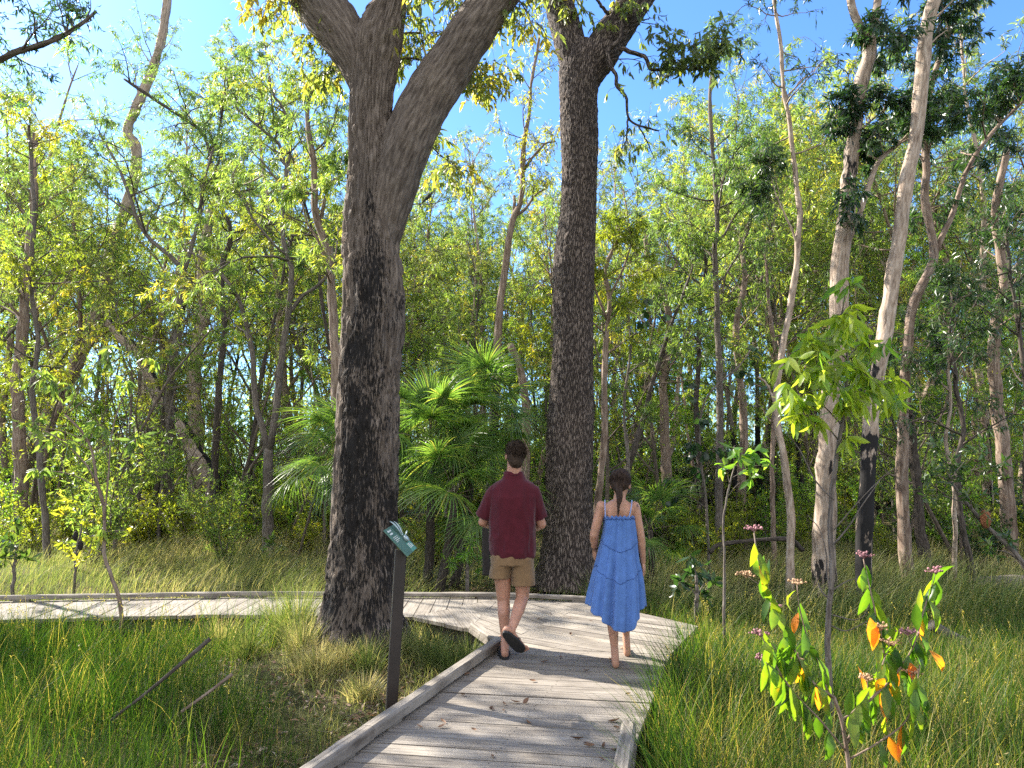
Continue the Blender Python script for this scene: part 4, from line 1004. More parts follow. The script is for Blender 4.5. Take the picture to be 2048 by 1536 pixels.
# ------------------------------------------------------------------ grass, sedge and litter
def fields():
    r = np.random.default_rng(55)
    tree_d = lambda x, y: np.hypot(x - TREE1[0], y - TREE1[1])
    # sedge on the left and the right of the walk
    def scatter(n, x0, x1, y0, y1, dens):
        x = r.uniform(x0, x1, n); y = r.uniform(y0, y1, n)
        k = (np.abs(x) < 0.78 * y + 0.5) & (r.uniform(0, 1, n) < dens(x, y))
        return x[k], y[k]
    nz = lambda x, y, f, s: vnoise(np.column_stack([x * f, y * f, np.zeros(len(x))]), s)
    def left_edge(y):   # x of the sedge margin on the left side of the walk
        return np.interp(y, [2.5, 4.0, 5.0, 6.0, 7.0, 7.8], [-1.35, -1.42, -1.75, -2.15, -2.7, -2.9])
    def dl(x, y):
        m = sstep(0.35, -0.35, x - left_edge(y) + 0.9 * (nz(x, y, 1.6, 1) - 0.5))
        return m * (0.35 + 0.65 * sstep(0.25, 0.6, nz(x, y, 2.6, 2))) * (~inside_deck(x, y, 0.03))
    def seedheads(mb, x, y, h0, h1):
        n = len(x); h = r.uniform(h0, h1, n); ln = r.normal(0, .1, (n, 2)); g = gz(x, y)
        blades(mb, np.column_stack([x, y, g]), h, 0.003, ln, .9)
        tip = np.column_stack([x + ln[:, 0], y + ln[:, 1], g + h * .9])
        for k in range(7):
            leaves(mb, tip - [0, 0, .012 * k] - np.column_stack([ln * .025 * k, np.zeros(n)]), r.normal(0, 1, (n, 3)) + [0, 0, .5], r.normal(0, 1, (n, 3)), r.uniform(.012, .03, n), .006, 0, np.clip(r.normal(.97, .03, n), 0, 1))
    mb = MB()
    x, y = scatter(56000, -7.5, -0.6, 2.3, 8.15, dl)
    n = len(x); b = np.column_stack([x, y, gz(x, y) - 0.02])
    dens = nz(x, y, 1.1, 7)
    H = r.uniform(0.34, 0.66, n) * (0.75 + 0.5 * dens) * (0.6 + 0.4 * sstep(0.1, -0.7, x - left_edge(y)))
    H = np.where(y > 7.0, H * 0.95, H)
    ln = np.column_stack([r.normal(0.05, 0.13, n), r.normal(0, 0.12, n)]) * (H / 0.5)[:, None]
    t = np.clip(r.normal(0.42, 0.24, n) + 0.3 * (nz(x, y, 0.9, 5) - 0.5) + (r.uniform(0, 1, n) < 0.07) * 0.5, 0, 1)
    blades(mb, b, H, r.uniform(0.0022, 0.005, n), ln, t)
    # a few tall rushes close to the lens
    k = 260; xx = r.uniform(-3.2, -1.5, k); yy = r.uniform(2.6, 4.4, k)
    blades(mb, np.column_stack([xx, yy, gz(xx, yy)]), r.uniform(0.55, 0.78, k), 0.008, r.normal(0, 0.11, (k, 2)), np.clip(r.normal(0.65, .1, k), 0, .84))
    x, y = scatter(7000, -7.5, -0.6, 2.3, 8.15, dl); n = len(x); a = r.uniform(0, 6.28, n); q = r.uniform(.15, .4, n)
    blades(mb, np.column_stack([x, y, gz(x, y)]), r.uniform(.06, .3, n), 0.0035, np.column_stack([np.cos(a) * q, np.sin(a) * q]), np.clip(r.normal(0.92, .07, n), 0, 1))
    seedheads(mb, *scatter(420, -7, -1.5, 2.6, 8, dl), 0.4, 0.68)
    k = 620; xx = r.uniform(-6.6, -2.0, k); yy = r.uniform(7.0, 7.95, k); kp = ~inside_deck(xx, yy, .03); xx, yy = xx[kp], yy[kp]; k = len(xx)
    blades(mb, np.column_stack([xx, yy, gz(xx, yy)]), r.uniform(.42, .78, k), .0055, r.normal(.04, .14, (k, 2)), np.clip(r.normal(.6, .2, k), 0, 1))
    seedheads(mb, *scatter(160, -6.6, -3.2, 7.0, 7.9, dl), 0.5, 0.75)
    o = mb.build('sedge', [M['sedge']]); o['kind'] = 'stuff'; o['label'] = 'dense green sedge filling the lower left'; o['category'] = 'grass'

    mb = MB()
    def right_edge(y): return np.interp(y, [2.0, 3.86, 4.5, 5.4, 6.4, 7.6, 8.9, 9.3], [0.55, 0.72, 0.80, 1.0, 1.38, 1.98, 1.3, 1.0])
    def dr(x, y):
        return (x > right_edge(y) - 0.02) * (0.4 + 0.6 * sstep(0.2, 0.55, nz(x, y, 2.4, 12))) * (~inside_deck(x, y, 0.05)) * np.where(y > 8, 0.6, 1.0)
    x, y = scatter(90000, 0.5, 8.5, 2.0, 10.5, dr)
    n = len(x); b = np.column_stack([x, y, gz(x, y) - 0.02])
    H = r.uniform(0.28, 0.6, n) * (0.7 + 0.6 * nz(x, y, 1.0, 17)); near = sstep(0.5, 0.0, x - right_edge(y))
    H = H * (1 + 0.15 * near) * np.where(y > 7.5, 0.8, 1.0)
    ln = np.column_stack([r.normal(0.06, 0.15, n) - 0.10 * near, r.normal(0, 0.13, n)]) * (H / 0.5)[:, None]
    t = np.clip(r.normal(0.5, 0.26, n) + 0.35 * (nz(x, y, 0.8, 15) - 0.5) + (r.uniform(0, 1, n) < 0.10) * 0.45, 0, 1)
    blades(mb, b, H, r.uniform(0.0022, 0.0055, n), ln, t)
    # long arching blades over the edge of the deck
    k = 420; yy = r.uniform(3.6, 6.9, k); xx = right_edge(yy) + r.uniform(0.03, 0.28, k)
    blades(mb, np.column_stack([xx, yy, gz(xx, yy)]), r.uniform(0.45, 0.85, k), 0.0055, np.column_stack([r.normal(-0.16, 0.16, k), r.normal(-.03, 0.14, k)]), np.clip(r.normal(0.5, .16, k), 0, 1))
    # dead straw bent flat among the green, and stalks with brown seed heads
    x, y = scatter(16000, 0.5, 8.5, 2.0, 10.5, dr); n = len(x); a = r.uniform(0, 6.28, n); q = r.uniform(.15, .45, n)
    blades(mb, np.column_stack([x, y, gz(x, y)]), r.uniform(.06, .3, n), 0.004, np.column_stack([np.cos(a) * q, np.sin(a) * q]), np.clip(r.normal(0.93, .06, n), 0, 1))
    seedheads(mb, *scatter(700, 0.9, 8, 2.6, 9, dr), 0.45, 0.75)
    o = mb.build('sedge', [M['sedge']]); o['kind'] = 'stuff'; o['label'] = 'sunlit green sedge on the right of the boardwalk'; o['category'] = 'grass'

    # pale tussock grass beyond the walk, bent to the right
    mb = MB()
    def dm(x, y):
        u = 1024 + x / y * FPX
        k = (~inside_deck(x, y, 0.12)) & (np.hypot(x - 0.9, y - 11.4) > 0.6)
        w = 0.25 + 0.75 * sstep(0.3, 0.62, nz(x, y, 1.3, 22))
        w = w * np.where((u > 880) & (u < 1250) & (y < 12), 0.45, 1) * np.where(y > 16, 0.4, 1)
        return k * w
    x, y = scatter(100000, -16, 16, 8.6, 21, dm)
    n = len(x); b = np.column_stack([x, y, gz(x, y) - 0.02])
    u = 1024 + x / y * FPX
    H = r.uniform(0.25, 0.62, n) * (0.6 + 0.7 * nz(x, y, 1.0, 27)) * np.where((u > 860) & (u < 1290), 0.55, 1.0)
    ln = np.column_stack([r.normal(0.24, 0.16, n), r.normal(-0.03, 0.14, n)]) * (H / 0.5)[:, None]
    t = np.clip(r.normal(0.55, 0.2, n) + 0.55 * (nz(x, y, 0.6, 25) - 0.42), 0, 1)
    blades(mb, b, H, r.uniform(0.004, 0.008, n), ln, t)
    o = mb.build('tussock_grass', [M['drygrass']]); o['kind'] = 'stuff'; o['label'] = 'pale tussock grass beyond the boardwalk'; o['category'] = 'grass'

    # short dry grass and tussocks between the burnt tree and the walk
    mb = MB()
    def ds(x, y):
        return (x > left_edge(y) - 0.5) * (x < 0.3) * (~inside_deck(x, y, 0.02)) * (tree_d(x, y) > 0.36) * (0.25 + 0.75 * sstep(0.42, 0.62, nz(x, y, 3.0, 32)))
    x, y = scatter(26000, -3.4, 0.2, 3.4, 8.15, ds)
    n = len(x); b = np.column_stack([x, y, gz(x, y) - 0.01])
    H = r.uniform(0.05, 0.26, n) * (0.6 + 0.8 * nz(x, y, 2.0, 37))
    blades(mb, b, H, r.uniform(0.002, 0.004, n), r.normal(0, 0.12, (n, 2)), np.clip(r.normal(0.6, 0.22, n), 0, 1))
    for cx, cy, k, hh, tt in ((-0.52, 6.72, 420, 0.5, .35), (-0.75, 6.9, 300, .5, .4), (-1.28, 6.6, 170, .42, .25), (-1.95, 6.95, 260, 0.5, .62), (-2.15, 7.5, 420, 0.85, .42), (-2.55, 7.2, 260, .5, .45), (-1.7, 6.55, 300, .3, .8), (-1.2, 6.1, 260, .28, .8), (-2.4, 7.75, 340, .8, .4), (-0.4, 7.1, 200, .4, .4), (-1.0, 7.1, 240, .4, .55), (-3.0, 7.75, 300, .5, .75), (-1.95, 7.0, 200, .34, .85), (-1.75, 6.82, 200, .3, .9), (-1.5, 6.72, 220, .3, .88), (-1.3, 6.8, 160, .32, .8), (-1.08, 6.95, 160, .34, .7), (-2.05, 7.25, 200, .4, .8), (-1.62, 6.6, 160, .26, .95), (-1.85, 6.6, 160, .28, .9)):
        a = r.uniform(0, 6.28, k); rr = np.abs(r.normal(0, 0.07, k))
        bx, by = cx + rr * np.cos(a), cy + rr * np.sin(a); sp = r.uniform(0.1, 0.75, k)
        blades(mb, np.column_stack([bx, by, gz(bx, by) - 0.01]), hh * r.uniform(0.5, 1.1, k) * (1 - 0.35 * sp), r.uniform(0.004, 0.007, k), np.column_stack([np.cos(a), np.sin(a)]) * (sp * hh * 0.9)[:, None], np.clip(r.normal(tt, 0.18, k), 0, 1))
    o = mb.build('short_grass', [M['drygrass']]); o['kind'] = 'stuff'; o['label'] = 'short dry grass and tufts around the foot of the burnt tree'; o['category'] = 'grass'

    # leaf litter
    mb = MB()
    x, y = scatter(16000, -3.5, 1.5, 3.4, 12.5, lambda x, y: (~inside_deck(x, y, 0.0)) * (tree_d(x, y) > 0.3) * np.where(y < 8.3, (x > left_edge(y) - .4), 0.5) * (0.2 + 0.8 * sstep(0.35, 0.6, nz(x, y, 2.2, 42))))
    n = len(x); b = np.column_stack([x, y, gz(x, y) + r.uniform(0.004, 0.03, n)])
    a = r.uniform(0, 6.28, n); dv = np.column_stack([np.cos(a), np.sin(a), r.normal(0.05, 0.25, n)])
    sd = np.column_stack([-np.sin(a), np.cos(a), r.normal(0, 0.5, n)])
    leaves(mb, b, dv, sd, r.uniform(0.04, 0.10, n), r.uniform(0.012, 0.03, n), 0, np.clip(r.normal(0.5, 0.25, n), 0, 1), 1, 0.15)
    # fallen twigs and bark strips
    for i in range(150):
        px, py = r.uniform(-2.9, -0.3), r.uniform(4.0, 8.0)
        if inside_deck(np.array([px]), np.array([py]), 0.05)[0]: continue
        a = r.uniform(0, 6.28); L = r.uniform(0.08, 0.35)
        tube(mb, bpath((px, py, gz1(px, py) + 0.02), (math.cos(a), math.sin(a), 0.15), L, 3, 0.15, 0, r), [0.004, 0.004, 0.003, 0.002], 4, 1)
    o = mb.build('leaf_litter', [M['litter'], M['twig']]); o['kind'] = 'stuff'; o['label'] = 'brown leaf litter around the trunks'; o['category'] = 'leaf litter'
fields()
# ------------------------------------------------------------------ closed shapes for bodies
def capsule(mb, a, b, ra, rb, sides=14, flat=(1, 1), up=None):
    """tapered closed capsule; flat squashes the section along two directions"""
    a = np.asarray(a, float); b = np.asarray(b, float)
    ax = norm(b - a) if np.linalg.norm(b - a) > 1e-6 else np.array([0, 0, 1.0])
    ref = np.array([0, 1.0, 0]) if up is None else np.asarray(up, float)
    if abs(np.dot(ref, ax)) > 0.95: ref = np.array([1.0, 0, 0])
    X = norm(np.cross(ref, ax)); Y = np.cross(ax, X)
    th = np.arange(sides) * 2 * math.pi / sides
    ring = np.cos(th)[:, None] * X * flat[0] + np.sin(th)[:, None] * Y * flat[1]
    rows = []
    for ph in np.linspace(-math.pi / 2, 0, 5)[1:]: rows.append(a + ax * ra * math.sin(ph) + ring * ra * math.cos(ph))
    for ph in np.linspace(0, math.pi / 2, 5)[:-1]: rows.append(b + ax * rb * math.sin(ph) + ring * rb * math.cos(ph))
    loft_rows(mb, rows, a - ax * ra, b + ax * rb)

def loft_rows(mb, rows, p0, p1, mat=0, tint=0.5):
    n = len(rows); s = len(rows[0])
    v = np.concatenate([np.concatenate(rows), [p0], [p1]])
    i = np.arange(n - 1)[:, None] * s; j = np.arange(s)[None]; j2 = (j + 1) % s
    q = np.stack([i + j, i + j2, i + s + j2, i + s + j], -1).reshape(-1, 4)
    jj = np.arange(s); k = (jj + 1) % s; e = (n - 1) * s
    t = np.concatenate([np.stack([np.full(s, n * s), k, jj], 1), np.stack([np.full(s, n * s + 1), e + jj, e + k], 1)])
    mb.add(v, q, t, mat, tint)

def ell(mb, c, r, ax=None, sides=20, rows=12):
    """ellipsoid, optional 3x3 axes"""
    ph = np.linspace(-math.pi / 2, math.pi / 2, rows + 2)[1:-1]; th = np.arange(sides) * 2 * math.pi / sides
    A = np.eye(3) if ax is None else np.asarray(ax, float)
    R = [np.asarray(c) + (np.column_stack([np.cos(th) * math.cos(p) * r[0], np.sin(th) * math.cos(p) * r[1], np.full(sides, math.sin(p) * r[2])]) @ A) for p in ph]
    loft_rows(mb, R, np.asarray(c) - A[2] * r[2], np.asarray(c) + A[2] * r[2])

def loft(mb, secs, sides=28, power=2.3):
    """stack of horizontal-ish sections (cx,cy,cz,rx,ry[,yaw])"""
    th = np.arange(sides) * 2 * math.pi / sides
    rows = []
    for s in secs:
        cx, cy, cz, rx, ry = s[:5]; yaw = s[5] if len(s) > 5 else 0
        c, sn = np.cos(th), np.sin(th)
        x = np.sign(c) * np.abs(c) ** (2 / power) * rx; y = np.sign(sn) * np.abs(sn) ** (2 / power) * ry
        rows.append(np.column_stack([cx + x * math.cos(yaw) - y * math.sin(yaw), cy + x * math.sin(yaw) + y * math.cos(yaw), np.full(sides, cz)]))
    loft_rows(mb, rows, rows[0].mean(0), rows[-1].mean(0))

def remeshed(mb, name, mats, parent, voxel=0.006, smooth=6, disp=None, label=None):
    me0 = mb.mesh('tmp', [], (0, 0, 0))
    ob = bpy.data.objects.new('tmp', me0); COL.objects.link(ob)
    m = ob.modifiers.new('r', 'REMESH'); m.mode = 'VOXEL'; m.voxel_size = voxel
    s = ob.modifiers.new('s', 'SMOOTH'); s.factor = 0.5; s.iterations = smooth
    dg = bpy.context.evaluated_depsgraph_get()
    me = bpy.data.meshes.new_from_object(ob.evaluated_get(dg))
    bpy.data.objects.remove(ob); bpy.data.meshes.remove(me0)
    nv = len(me.vertices); co = np.zeros(nv * 3, np.float32); me.vertices.foreach_get('co', co); co = co.reshape(-1, 3).astype(float)
    no = np.zeros(nv * 3, np.float32); me.vertices.foreach_get('normal', no); no = no.reshape(-1, 3)
    tc = co.copy()
    if disp is not None: co = co + no * disp(co)[:, None]
    co = co - np.array(parent.location)
    me.vertices.foreach_set('co', co.astype(np.float32).ravel())
    for an in [a.name for a in me.attributes if a.name in ('tint', 'char', 'tc')]: me.attributes.remove(me.attributes[an])
    a = me.attributes.new('tc', 'FLOAT_VECTOR', 'POINT'); a.data.foreach_set('vector', tc.astype(np.float32).ravel())
    a = me.attributes.new('tint', 'FLOAT', 'POINT'); a.data.foreach_set('value', np.full(nv, 0.5, np.float32))
    me.materials.clear()
    for x in mats: me.materials.append(x)
    me.polygons.foreach_set('use_smooth', np.ones(len(me.polygons), bool)); me.polygons.foreach_set('material_index', np.zeros(len(me.polygons), np.int32))
    me.name = name
    o = bpy.data.objects.new(name, me); COL.objects.link(o); o.parent = parent
    if label: o['label'] = label
    return o

def mat_skin(name, col):
    m, nt, out = newmat(name)
    a = attr(nt, 'tc')
    n1 = N(nt, 'ShaderNodeTexNoise', i_Scale=18.0, i_Detail=3.0); nt.links.new(a.outputs['Vector'], n1.inputs['Vector'])
    r = ramp(nt, [(0.3, tuple(c * 0.86 for c in col)), (0.7, tuple(c * 1.1 for c in col))]); nt.links.new(n1.outputs['Fac'], r.inputs[0])
    b = N(nt, 'ShaderNodeBsdfPrincipled', i_Roughness=0.5); b.inputs['Specular IOR Level'].default_value = 0.35
    b.inputs['Subsurface Weight'].default_value = 0.12; b.inputs['Subsurface Radius'].default_value = (0.6, 0.25, 0.15); b.inputs['Subsurface Scale'].default_value = 0.01
    nt.links.new(r.outputs[0], b.inputs['Base Color']); nt.links.new(b.outputs[0], out.inputs[0])
    return m

def mat_cloth(name, col, weave=900, var=0.18, rough=0.9, bump=0.25):
    m, nt, out = newmat(name)
    a = attr(nt, 'tc'); ti = attr(nt, 'tint')
    n1 = N(nt, 'ShaderNodeTexNoise', i_Scale=float(weave), i_Detail=2.0); nt.links.new(a.outputs['Vector'], n1.inputs['Vector'])
    n2 = N(nt, 'ShaderNodeTexNoise', i_Scale=14.0, i_Detail=4.0); nt.links.new(a.outputs['Vector'], n2.inputs['Vector'])
    r = ramp(nt, [(0.3, (1 - var,) * 3), (0.7, (1 + var,) * 3)]); nt.links.new(n1.outputs['Fac'], r.inputs[0])
    r2 = ramp(nt, [(0.35, (0.88,) * 3), (0.65, (1.08,) * 3)]); nt.links.new(n2.outputs['Fac'], r2.inputs[0])
    c = mixc(nt, mixc(nt, col, r.outputs[0], 1.0, 'MULTIPLY'), r2.outputs[0], 1.0, 'MULTIPLY')
    b = N(nt, 'ShaderNodeBsdfPrincipled', i_Roughness=rough); b.inputs['Specular IOR Level'].default_value = 0.2
    b.inputs['Sheen Weight'].default_value = 0.15
    nt.links.new(c, b.inputs['Base Color'])
    bp = N(nt, 'ShaderNodeBump', i_Strength=bump, i_Distance=0.001); nt.links.new(n1.outputs['Fac'], bp.inputs['Height']); nt.links.new(bp.outputs[0], b.inputs['Normal'])
    nt.links.new(b.outputs[0], out.inputs[0])
    return m

M['skin_man'] = mat_skin('skin_man', (0.38, 0.195, 0.13)); M['skin_woman'] = mat_skin('skin_woman', (0.38, 0.2, 0.13))
M['hair_man'] = mat_plain('hair_man', (0.036, 0.024, 0.016), rough=0.8, spec=0.15, noise=0.5, nscale=90, usetint=True)
M['hair_woman'] = mat_plain('hair_woman', (0.030, 0.017, 0.011), rough=0.7, spec=0.2, noise=0.5, nscale=90, usetint=True)
M['shirt'] = mat_cloth('maroon_cotton', (0.062, 0.006, 0.012)); M['shorts'] = mat_cloth('tan_cotton', (0.175, 0.108, 0.055))
M['dress'] = mat_cloth('blue_crinkle_cotton', (0.072, 0.15, 0.375), weave=260, var=0.06, bump=0.12); M['dress_trim'] = mat_cloth('dark_blue_seam', (0.03, 0.07, 0.22))
M['strap'] = mat_cloth('pale_blue_strap', (0.22, 0.30, 0.55))
M['rubber'] = mat_plain('black_rubber', (0.012, 0.012, 0.013), rough=0.7, noise=0.2, nscale=60)
M['bangle'] = mat_plain('dark_bangle', (0.05, 0.03, 0.02), rough=0.5)
M['ink'] = mat_plain('faded_ink', (0.16, 0.11, 0.12), rough=0.6)

def hand(mb, wrist, dirv, normal, thumb, s=1.0, curl=0.5):
    """palm, four unequal bent fingers and a side thumb; normal points out of the back of the hand"""
    d = norm(dirv); n = norm(normal - d * np.dot(normal, d)); t = norm(thumb - d * np.dot(thumb, d) - n * np.dot(thumb, n))
    pc = wrist + d * 0.05 * s
    ell(mb, pc, (0.050 * s, 0.040 * s, 0.016 * s), np.array([d, t, n]))
    for k, (o, L) in enumerate(((0.029, 0.072), (0.010, 0.080), (-0.010, 0.075), (-0.028, 0.058))):
        p0 = wrist + d * 0.085 * s + t * o * s; c = curl * (1 + 0.12 * k)
        d1 = norm(d * math.cos(c * 0.6) - n * math.sin(c * 0.6)); d2 = norm(d * math.cos(c * 1.5) - n * math.sin(c * 1.5)); d3 = norm(d * math.cos(c * 2.3) - n * math.sin(c * 2.3))
        p1 = p0 + d1 * L * 0.45 * s; p2 = p1 + d2 * L * 0.32 * s; p3 = p2 + d3 * L * 0.23 * s
        capsule(mb, p0 - d * 0.02 * s, p1, 0.0095 * s, 0.0088 * s, 10); capsule(mb, p1, p2, 0.0088 * s, 0.008 * s, 10); capsule(mb, p2, p3, 0.008 * s, 0.007 * s, 10)
    q0 = wrist + d * 0.03 * s + t * 0.028 * s; q1 = q0 + norm(d * 0.75 + t * 0.65 - n * 0.25) * 0.04 * s; q2 = q1 + norm(d * 0.95 + t * 0.2 - n * 0.4) * 0.032 * s
    capsule(mb, q0, q1, 0.013 * s, 0.011 * s, 10); capsule(mb, q1, q2, 0.0105 * s, 0.008 * s, 10)

def head(mb, c, fwd, up, s=1.0):
    f = norm(fwd); u = norm(up - f * np.dot(up, f)); x = np.cross(f, u)
    c = np.asarray(c, float)
    L = lambda a, b, e: c + x * a * s + f * b * s + u * e * s
    ax = np.array([x, f, u])
    ell(mb, L(0, -0.012, 0.03), (0.073 * s, 0.092 * s, 0.085 * s), ax)
    ell(mb, L(0, 0.022, -0.035), (0.058 * s, 0.068 * s, 0.080 * s), ax)
    ell(mb, L(0, 0.062, -0.095), (0.026 * s, 0.022 * s, 0.020 * s), ax)
    capsule(mb, L(0, 0.085, 0.0), L(0, 0.103, -0.04), 0.009 * s, 0.015 * s, 10)
    capsule(mb, L(-0.016, 0.085, -0.075), L(0.016, 0.085, -0.075), 0.008 * s, 0.008 * s, 8)
    capsule(mb, L(-0.035, 0.078, 0.02), L(0.035, 0.078, 0.02), 0.011 * s, 0.011 * s, 8)
    for sg in (-1, 1):
        ell(mb, L(sg * 0.075, -0.008, -0.015), (0.010 * s, 0.019 * s, 0.032 * s), np.array([norm(x - f * 0.35 * sg), norm(f + x * 0.35 * sg), u]))
        ell(mb, L(sg * 0.03, 0.080, 0.003), (0.012 * s, 0.008 * s, 0.008 * s), ax)
    return L

def strands(mb, pts, dirs, L, W, tint, r):
    n = len(pts)
    leaves(mb, pts, dirs, r.normal(0, 1, (n, 3)), L, W, 0, tint, 2, 0.12)

def fold(seed, amp, f=(9, 9, 5)):
    def g(co):
        a = vnoise(co * np.array(f), seed) - 0.5; b = 1 - np.abs(2 * vnoise(co * np.array(f) * 1.9 + 5, seed + 1) - 1)
        return amp * (1.3 * a + 0.7 * (b - 0.5))
    return g

# ------------------------------------------------------------------ the man
def make_man():
    r = np.random.default_rng(900)
    D = 6.36
    J = lambda u, v, d=D: P(u, v, d)
    foot = G(1009, 1297)
    o = thing('person', 'man walking away in a maroon short-sleeved shirt and tan shorts', 'person', (J(1024, 1100)[0], D, 0.0))
    b = MB()
    hc = J(1029, 911, D - 0.01)
    fwd = norm(np.array([-0.22, 1.0, -0.16])); up = np.array([0.05, 0.18, 1.0])
    L = head(b, hc, fwd, up, 0.99)
    neck0 = J(1027, 968, D - 0.005); capsule(b, neck0, hc + np.array([0, -0.01, -0.05]), 0.068, 0.062)
    shL, shR = J(992, 985, D), J(1062, 985, D)
    pel = J(1024, 1105, D + 0.01)
    loft(b, [(neck0[0], D + .01, pel[2] - 0.03, .15, .10), (neck0[0], D + .01, pel[2] + .2, .135, .09), (neck0[0], D, shL[2] - .16, .165, .105), (neck0[0], D, shL[2] - .02, .145, .085), (neck0[0], D, shL[2] + .05, .07, .06)])
    elL, elR = J(966, 1044, D + 0.05), J(1083, 1048, D + 0.04)
    wrL, wrR = J(988, 1052, D + 0.27), J(1063, 1058, D + 0.27)
    for s, e, w_, sg in ((shL, elL, wrL, -1), (shR, elR, wrR, 1)):
        capsule(b, s, e, 0.046, 0.042); capsule(b, e, e * .55 + w_ * .45, 0.043, 0.041); capsule(b, e * .55 + w_ * .45, w_, 0.041, 0.028)
        hand(b, w_, norm(np.array([-sg * 0.75, 0.6, 0.08])), np.array([sg * 0.3, 0.3, -1.0]), np.array([0.1 * sg, 0.8, 0.6]), 1.0, 0.75)
    hipL, hipR = J(1004, 1122, D), J(1045, 1122, D)
    knL, knR = J(1007, 1200, D + 0.05), J(1045, 1194, D + 0.03)
    anL = J(1010, 1278, D + 0.0); anR = J(1022, 1262, D - 0.24)
    for h_, k_, a_ in ((hipL, knL, anL), (hipR, knR, anR)):
        capsule(b, h_, k_, 0.088, 0.056); 
        cm = k_ * 0.66 + a_ * 0.34
        cback = np.array([0, -0.018, 0])
        capsule(b, k_, cm + cback, 0.054, 0.054); capsule(b, cm + cback, a_, 0.053, 0.033)
    # standing foot
    toe = np.array([foot[0] - 0.035, foot[1] + 0.24, 0.035]); heel = np.array([anL[0], anL[1] - 0.035, 0.045])
    capsule(b, anL, heel, 0.036, 0.033); capsule(b, heel, toe, 0.032, 0.024, flat=(1.35, 1)); capsule(b, anL, (heel + toe) / 2 + [0, 0, .01], 0.036, 0.026)
    fdL = norm(toe - heel); sL = norm(np.cross(fdL, [0, 0, 1.0]))
    for k in range(5): capsule(b, toe + sL * (k - 2) * 0.019, toe + sL * (k - 2) * 0.021 + fdL * (0.035 - 0.005 * abs(k - 1)) - [0, 0, .006], 0.011, 0.009, 8)
    # trailing foot, heel raised, sole towards the viewer
    heelR = J(1013, 1268, D - 0.29); toeR = J(1045, 1302, D - 0.17)
    fd = norm(toeR - heelR); nrm = norm(np.array([0.05, 0.62, 0.55]) - fd * np.dot(np.array([0.05, 0.62, 0.55]), fd)); sd = np.cross(fd, nrm)
    capsule(b, anR, heelR + nrm * 0.045, 0.034, 0.033); capsule(b, heelR + nrm * 0.04, toeR + nrm * 0.03, 0.032, 0.024, flat=(1.35, 1), up=nrm)
    capsule(b, anR, (heelR + toeR) / 2 + nrm * .04, 0.034, 0.027)
    for k in range(5): capsule(b, toeR + nrm * .03 + sd * (k - 2) * 0.019, toeR + nrm * 0.022 + sd * (k - 2) * 0.02 + fd * 0.03, 0.011, 0.009, 8)
    remeshed(b, 'body', [M['skin_man']], o, 0.005, 4)
    # flip-flops
    def sandal(hl, fdv, nv, L_=0.285):
        m = MB(); sdv = np.cross(fdv, nv)
        t = np.linspace(0, 1, 16); hw = 0.036 + 0.017 * np.sin(np.clip((t - 0.1) * math.pi * 0.92, 0, math.pi)) ; hw = hw * np.sqrt(np.clip(1 - ((t - 0.5) / 0.5) ** 8, 0.02, 1))
        top, bot = [], []
        rows = []
        for q, w_ in zip(t, hw):
            c = hl + fdv * (q * L_ - 0.02)
            rows.append(np.array([c - sdv * w_, c - sdv * w_ - nv * 0.014, c - sdv * w_ * .9 - nv * 0.019, c + sdv * w_ * .9 - nv * 0.019, c + sdv * w_ - nv * 0.014, c + sdv * w_]))
        loft_rows(m, rows, rows[0].mean(0), rows[-1].mean(0))
        x = m.build('sandal', [M['rubber']], o, smooth=False)
        st = MB(); f0 = hl + fdv * L_ * 0.74
        for sg in (-1, 1):
            tube(st, catmull(np.array([f0 + nv * 0.002, f0 - fdv * 0.03 + sdv * sg * 0.025 + nv * 0.048, hl + fdv * 0.11 + sdv * sg * 0.046 + nv * 0.004]), 10), 0.005, 6)
        y = st.build('strap', [M['rubber']], o); y.parent = x
    sandal(np.array([heel[0], heel[1] - 0.02, 0.022]), norm(np.array([toe[0] - heel[0], toe[1] - heel[1], 0])), np.array([0, 0, 1.0]))
    sandal(heelR + nrm * 0.005 - fd * 0.02, fd, nrm)
    # shirt
    s = MB()
    wx = lambda u, v: P(u, v, D)[0]
    secs = []
    for v, ul, ur, ry in ((1113, 981, 1068, .135), (1100, 979, 1069, .14), (1075, 978, 1070, .142), (1045, 978, 1071, .142), (1015, 979, 1073, .140), (995, 978, 1075, .135), (978, 979, 1075, .115), (967, 988, 1067, .098), (958, 1003, 1052, .085), (948, 1007, 1047, .078), (943, 1009, 1045, .074)):
        p0, p1 = P(ul, v, D), P(ur, v, D); secs.append(((p0[0] + p1[0]) / 2, D + 0.005, p0[2], (p1[0] - p0[0]) / 2, ry))
    loft(s, secs, 36, 2.4)
    for a_, e_, sg in ((J(992, 981), J(967, 1034, D + .05), -1), (J(1062, 981), J(1081, 1036, D + .05), 1)):
        ax = norm(e_ - a_)
        rows = []; X = norm(np.cross([0, 1.0, 0], ax)); Y = np.cross(ax, X); th = np.arange(20) * 2 * math.pi / 20
        for t_, rr in ((-.12, .05), (0, .07), (.25, .076), (.6, .071), (1.0, .069)):
            rows.append(a_ + (e_ - a_) * t_ + np.cos(th)[:, None] * X * rr + np.sin(th)[:, None] * Y * rr * 1.05)
        loft_rows(s, rows, rows[0].mean(0), rows[-1].mean(0))
    def sdisp(co):
        z = (co[:, 2] - pel[2]); amp = 0.006 + 0.006 * sstep(0.5, 0.0, z)
        return fold(5, 1.0, (13, 9, 4.5))(co) * amp * 1.6
    remeshed(s, 'shirt', [M['shirt']], o, 0.0055, 5, sdisp)
    cb = MB()
    nk = J(1027, 945, D + .01)
    th = np.linspace(0, 2 * math.pi, 25)
